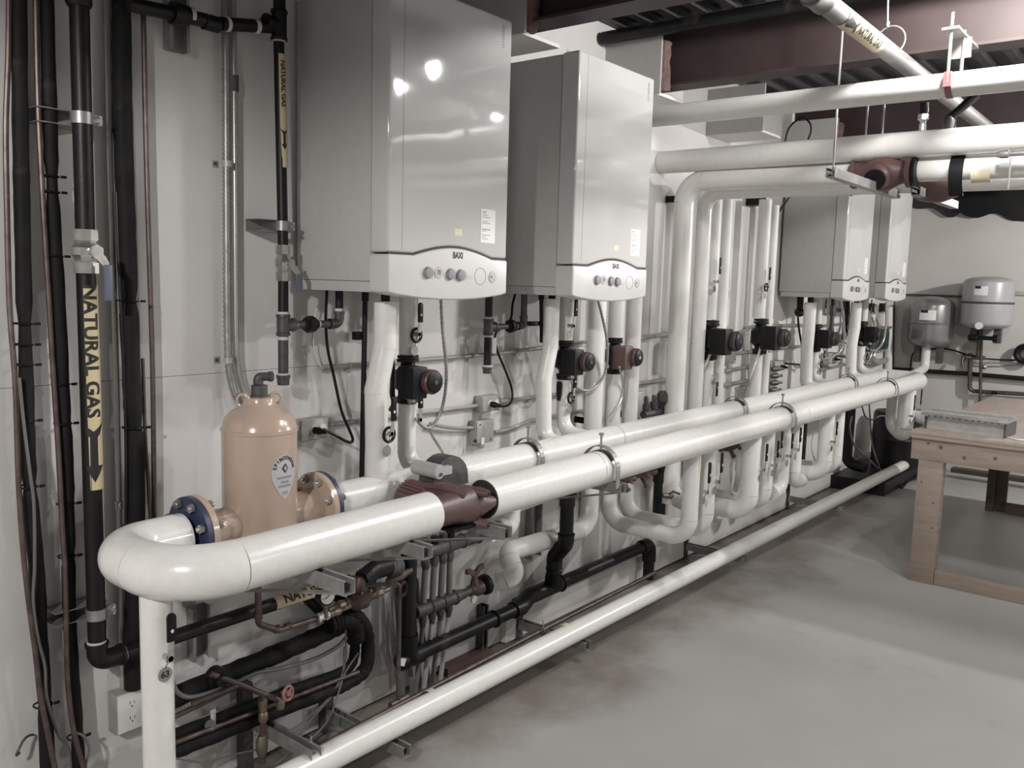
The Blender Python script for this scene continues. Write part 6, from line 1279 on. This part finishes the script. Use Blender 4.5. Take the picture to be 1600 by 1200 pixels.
l2_ = ins_pipe('drop_pipe', 'bulky white insulated U-shaped loop under the far end of the header', 'pipe', [(xq1, -0.47, ZH-0.03), (xq1, -0.47, 0.60), (xq2, -0.60, 0.54), (xq2, -0.60, ZH-0.04)], 0.068, 0.09, MT['pvcm'])
l3_ = ins_pipe('drop_pipe', 'short white stub pointing at the camera beside the last bulky white loop', 'pipe', [(7.9781, -0.60, 0.71), (7.8123-0.02, -0.80, 0.70)], 0.052, 0.08, MT['pvcm'])
lever(l2_, (7.5655, -0.7000, 0.7470), 0.13, 1, dx=0.03, tagm='iron'); lever(l3_, (7.7113, -0.7200, 0.7882), 0.13, 1, tag=False)

# ------------------------------------------------------------------ work table
wt = thing('work_table', (5.57, -1.21, 0), 'rough plywood and lumber work table at the right edge', 'table')
mk('table_top', MB().box((5.565, -1.205, 0.905), (8.0, -2.55, 0.925)), MT['ply'], wt, bevel=0.002)
mk('edge_board', MB().box((5.56, -1.205, 0.885), (5.60, -2.55, 0.904)), MT['woodh2'], wt)
mk('apron', MB().box((5.575, -1.207, 0.755), (5.612, -2.55, 0.884)), MT['woodh2'], wt, bevel=0.002)
mk('apron', MB().box((5.613, -1.208, 0.755), (7.98, -1.245, 0.884)), MT['woodh'], wt, bevel=0.002)
mk('apron', MB().box((7.943, -1.246, 0.755), (7.98, -2.55, 0.884)), MT['woodh2'], wt)
for i, y0 in enumerate((-1.252, -2.40)):
    mk('leg', MB().box((5.613, y0, 0), (5.652, y0-0.140, 0.884)), MT['wood'], wt, bevel=0.002)
    mk('leg_block', MB().box((5.576, y0-0.002, 0.715), (5.612, y0-0.138, 0.754)), MT['wood'], wt)
    mk('leg_face', MB().box((5.575, y0-0.001, 0.0), (5.6125, y0-0.139, 0.714)), MT['wood'], wt, bevel=0.002)
    mk('leg', MB().box((7.86, y0-0.005, 0), (7.90, y0-0.060, 0.884)), MT['woodd'], wt)
    mk('leg', MB().box((7.901, y0-0.005, 0), (7.94, y0-0.145, 0.884)), MT['woodd'], wt)
mk('floor_rail', MB().box((5.582, -1.393, 0.0), (5.62, -2.40, 0.088)), MT['woodh2'], wt, bevel=0.002)
mk('floor_rail', MB().box((7.86, -1.40, 0.0), (7.90, -2.40, 0.088)), MT['woodd'], wt)
for y, z, r in ((-1.37, 0.845, 0.012), (-1.50, 0.80, 0.011), (-1.30, 0.86, 0.008), (-1.66, 0.82, 0.011)):
    mk('knot', MB().cyl((5.574, y, z), (5.5746, y, z), r, 12), MT['knotw'], wt)
for z in (0.62, 0.50, 0.35, 0.28):
    mk('knot', MB().cyl((5.574, -1.30-0.06*math.sin(z*40), z), (5.5746, -1.30-0.06*math.sin(z*40), z), 0.006, 10), MT['knotw'], wt)
# grey metal heater box on the table
hb = thing('metal_box', (5.72, -1.22, 0.926), 'long grey metal box with a notched overhanging lid on the table corner', 'box')
R = Matrix.Rotation(math.radians(-4), 3, 'Z'); c = (5.72, -1.215, 0.926)
mk('body', MB().box((0.02, -0.03, 0), (0.24, -0.455, 0.078), R, c), MT['zinc'], hb)
for y in (-0.018, -0.457): mk('end_post', MB().box((0.005, y, 0), (0.24, y-0.012, 0.082), R, c), MT['iron'], hb)
mk('lid', MB().box((-0.012, 0.0, 0.084), (0.26, -0.475, 0.100), R, c), MT['galv'], hb, bevel=0.003)
mk('lid_ridge', MB().box((0.01, -0.01, 0.1005), (0.03, -0.465, 0.108), R, c), MT['zinc'], hb)
mk('lid_ridge', MB().box((0.20, -0.01, 0.1005), (0.22, -0.465, 0.110), R, c), MT['zinc'], hb)
for k in range(13): mk('notch_tab', MB().box((-0.010, -0.02-k*0.035, 0.0775), (0.002, -0.02-k*0.035-0.021, 0.0838), R, c), MT['galv'], hb)
cord('white_strip', 'short white wire lying on the table right of the metal box', [(5.7500, -1.6844, 0.9272), (5.6757, -1.7482, 0.9300), (5.7103, -1.8075, 0.9300)], 0.004, 'white')
mk('paper_scrap', MB().box((5.5761, -1.2025, 0.9270), (5.6986, -1.2049, 0.9290)), MT['white'], None, 'scrap of white paper at the near corner of the table', 'paper')
# low things behind the table
mk('white_panel', MB().box((8.3, -1.0, 0.0), (9.2, -1.02, 0.0+0.26)), MT['pvcm'], None, 'low white panel leaning far behind the table legs', 'panel') if False else None
mk('dark_plank', MB().box((9.0, -0.75, 0.06), (9.12, -2.4, 0.10)), MT['woodd'], None, 'dark plank low by the far wall seen under the table', 'plank')

# ------------------------------------------------------------------ overhead: gas pipe, hangers, trapeze, inline circulators
gp = thing('overhead_gas_pipe', (3.0, -1.45, 2.70), 'grey gas pipe with a yellow marker running overhead along the room', 'gas pipe')
mk('pipe_length', MB().tube([(2.2, -1.45, 2.70), (9.0, -1.45, 2.702)], 0.035, 18), MT['irong'], gp)
cxx = Vector((3.1000, -1.4313, 2.7140)).x
mk('coupling', MB().lathe((2.85, -1.45, 2.70), (1, 0, 0), [(0, 0.035), (0.001, 0.042), (0.012, 0.043), (0.018, 0.040), (0.10, 0.040), (0.106, 0.043), (0.118, 0.042), (0.119, 0.035)], 18), MT['irong'], gp)
s_ = gas_label(gp, (3.13, -1.45, 2.70), (1, 0, 0), 0.035, 0.42, (-0.3, -0.55, -0.5), 2.3, size=0.042, tx=0.255, sx=0.92, arrow=-1, ax_c=0.055)
def rod(name, label, p, q, r=0.005, m='galv', cat='hanger'):
    return mk(name, MB().cyl(p, q, r, 8), MT[m], None, label, cat)
hg = thing('wire_hanger', (3.75, -1.45, 2.72), 'wire hanger with a loop holding the overhead gas pipe', 'hanger')
mk('rod', MB().cyl((3.72, -1.42, 3.07), (3.72, -1.435, 2.80), 0.004, 8), MT['cond'], hg)
mk('loop', MB().torus((3.72, -1.45, 2.745), (1, 0, 0), 0.056, 0.0035, 24, 6), MT['cond'], hg)
mk('nut', MB().cyl((3.72, -1.435, 2.80), (3.72, -1.435, 2.82), 0.008, 6), MT['cond'], hg)
pr_ = Vector((3.6600, -1.6863, 2.5196))
h2 = thing('pipe_hanger', tuple(pr_), 'rod hanger with a red bracket holding the topmost overhead pipe', 'hanger')
mk('rod', MB().cyl((3.66, pr_.y, 2.545), (3.66, pr_.y, 2.80), 0.006, 8), MT['cond'], h2)
mk('rod', MB().cyl((3.78, pr_.y-0.02, 2.60), (3.78, pr_.y-0.02, 2.76), 0.005, 8), MT['cond'], h2)
mk('beam_clamp', MB().box((3.64, pr_.y-0.03, 2.735), (3.99, pr_.y+0.03, 2.7445)).box((3.79, pr_.y-0.045, 2.66), (3.795, pr_.y+0.03, 2.735)), MT['galv'], h2)
mk('band', MB().band((3.72, pr_.y+0.012, 2.548), (0, -1, 0), 0.0475, 0.024, 0.003, (0, 0, -1), 4.6, 20), MT['redl'], h2)
mk('bracket', MB().box((3.655, pr_.y-0.014, 2.53), (3.667, pr_.y+0.014, 2.585)), MT['redl'], h2)
tz = 2.275
tr = thing('trapeze_hanger', (3.83, -1.22, tz), 'strut trapeze under the overhead pipes, nearer one with a hanging rod', 'hanger', 'strut trapezes')
def hstrut(x0, x1, y, z): 
    return MB().box((x0, y-0.0205, z-0.041), (x1, y-0.018, z)).box((x0, y+0.018, z-0.041), (x1, y+0.0205, z)).box((x0, y-0.018, z-0.041), (x1, y+0.018, z-0.0385)).box((x0, y-0.018, z-0.003), (x1, y-0.009, z)).box((x0, y+0.009, z-0.003), (x1, y+0.018, z))
mk('strut', hstrut(3.80, 4.80, -1.22, tz), MT['galv'], tr)
mk('rod', MB().cyl((3.83, -1.22, tz-0.05), (3.83, -1.22, 3.07), 0.005, 8), MT['cond'], tr)
mk('nut', MB().cyl((4.74, -1.22, tz), (4.74, -1.22, tz+0.03), 0.012, 6), MT['galv'], tr)
tr2 = thing('trapeze_hanger', (4.65, -1.36, tz), 'strut trapeze under the overhead pipes, farther one', 'hanger', 'strut trapezes')
mk('strut', hstrut(4.62, 5.44, -1.36, tz-0.004), MT['galv'], tr2)
mk('rod', MB().cyl((5.30, -1.36, tz-0.02), (5.30, -1.36, 3.07), 0.005, 8), MT['cond'], tr2)
px3 = r1x+0.02
ic = thing('inline_circulator', (px3, -1.2, 2.33), 'red cast circulator set in the third overhead pipe', 'pump')
mk('body', MB().lathe((px3-0.03, -1.08, 2.33), (0, -1, 0), [(0, 0.062), (0.008, 0.070), (0.02, 0.07), (0.022, 0.05), (0.07, 0.058), (0.12, 0.085), (0.18, 0.085), (0.23, 0.058), (0.262, 0.05), (0.264, 0.075), (0.285, 0.075), (0.286, 0.06)], 24), MT['red'], ic)
mk('motor', MB().lathe((px3-0.03, -1.23, 2.33), (-1, 0, -0.35), [(0, 0.06), (0.06, 0.062), (0.11, 0.062), (0.125, 0.05), (0.126, 0)], 24), MT['red'], ic)
mk('front_disc', MB().lathe((px3-0.158, -1.23, 2.286), (-1, 0, -0.35), [(0, 0.05), (0.01, 0.05), (0.012, 0.03), (0.013, 0)], 24), MT['black'], ic)
mk('gasket', MB().lathe((px3-0.03, -1.372, 2.33), (0, -1, 0), [(0, 0.07), (0.014, 0.072), (0.016, 0.06)], 20), MT['black'], ic)
ic2 = thing('inline_circulator', (r2x+0.02, -1.5, 2.29), 'smaller red circulator in the fourth overhead pipe, behind the farther trapeze', 'pump')
mk('body', MB().lathe((r2x+0.02, -1.30, 2.29), (0, -1, 0), [(0, 0.05), (0.03, 0.07), (0.08, 0.082), (0.14, 0.082), (0.2, 0.06), (0.22, 0.05)], 24), MT['red'], ic2)
mk('black_band', MB().band((px3+0.06, -1.53, 2.31), (0, -1, 0), 0.115, 0.06, 0.004, (-1, 0, 0), 2.0, 14), MT['black'], None, 'black rubber band round the third overhead pipe, right of the circulators', 'band')
mk('sticky_note', MB().band((px3+0.012, -1.62, 2.325), (0, -1, 0), 0.0585, 0.08, 0.001, (-1, 0, -0.9), 1.2, 8), MT['ylw2'], None, 'pale yellow sticky note on the third overhead pipe', 'note')
avx = thing('air_vent', (4.5, -1.42, 2.52), 'small nickel air vent on top of the second overhead pipe', 'valve')
q = Vector((4.5000, -1.3976, 2.5149)); zb_ = 2.517
mk('body', MB().lathe((4.5, q.y, zb_), (0, 0, 1), [(0, 0.016), (0.03, 0.016), (0.032, 0.012), (0.045, 0.014), (0.05, 0.024), (0.075, 0.024), (0.08, 0.014)], 10), MT['chrome'], avx)
mk('cap', MB().lathe((4.5, q.y, zb_+0.078), (-0.1, 0, 1), [(0, 0.018), (0.01, 0.022), (0.05, 0.022), (0.055, 0.0)], 12), MT['black'], avx)
q2 = Vector((4.5000, -1.5090, 2.5491))
bx_ = thing('black_valve', (4.5, q2.y, 2.52), 'black valve with long arm between the two topmost overhead pipes', 'valve')
mk('base', MB().lathe((4.5, q2.y+0.0, 2.512), (0, 0, 1), [(0, 0.02), (0.04, 0.028), (0.06, 0.02), (0.061, 0)], 10), MT['iron'], bx_)
mk('arm', MB().cyl((4.5, q2.y, 2.56), (4.55, q2.y-0.10, 2.67), 0.02, 10), MT['black'], bx_)
for xx, yy, lab in ((4.62, -1.10, 'thin hanger rod between the two topmost overhead pipes, left one'), (4.62, -1.18, 'thin hanger rod between the two topmost overhead pipes, right one')):
    rod('hanger_rod', lab, (xx, yy, 2.45), (xx, yy, 2.748))
q3 = Vector((4.3500, -1.7943, 2.3511))
sn = thing('hanging_chain', (4.40, q3.y, 2.2), 'small nickel valve with a thin chain hanging at the right edge overhead', 'chain')
mk('valve', MB().lathe((4.42, q3.y+0.06, 2.375), (0, -1, 0), [(0, 0.012), (0.02, 0.02), (0.05, 0.02), (0.055, 0.012), (0.30, 0.012)], 10), MT['chrome'], sn)
mk('chain', MB().tube([(4.42, q3.y, 2.37), (4.42, q3.y, 2.22)], 0.004, 6), MT['cond'], sn)
cord('black_wire', 'thin black wire looping above the second overhead pipe near the third beam', [(4.5000, -0.7279, 2.5090), (4.5000, -0.7467, 2.5855), (4.5000, -0.8077, 2.6315), (4.5000, -0.8530, 2.6019), (4.5000, -0.8625, 2.5596), (4.5000, -0.8462, 2.5065)], 0.005)
cord('black_wire', 'thin dark wire slanting down by the third boiler top', [(5.6458, -0.3500, 2.3936), (5.9146, -0.2000, 2.3655), (6.2462, -0.0030, 2.3008)], 0.008)
mk('pipe_tag', MB().cyl(Vector((6.3155, -0.5000, 2.4302)), Vector((6.3001, -0.5050, 2.4285)), 0.016, 16), MT['iron'], None, 'dark round tag hanging in front of the third boiler top', 'tag')
# black pipe and hook under the deck
mk('black_overhead_pipe', MB().tube([(3.82, -0.02, 2.985), (3.82, -3.5, 2.965)], 0.032, 14), MT['abs'], None, 'black pipe running under the deck alongside the second steel beam', 'pipe')
hk = Vector((3.5370, 0.0068, 2.9200))
mk('ceiling_hook', MB().tube(smooth_path([hk+Vector((0.02, 0, 0.14)), hk+Vector((0.02, 0, 0.05)), hk+Vector((0.0, 0, 0.02)), hk+Vector((0, 0, -0.04)), hk+Vector((0.02, -0.02, -0.06))], 5), 0.007, 8), MT['plate'], None, 'bent pale hook hanging under the first steel beam', 'hook')
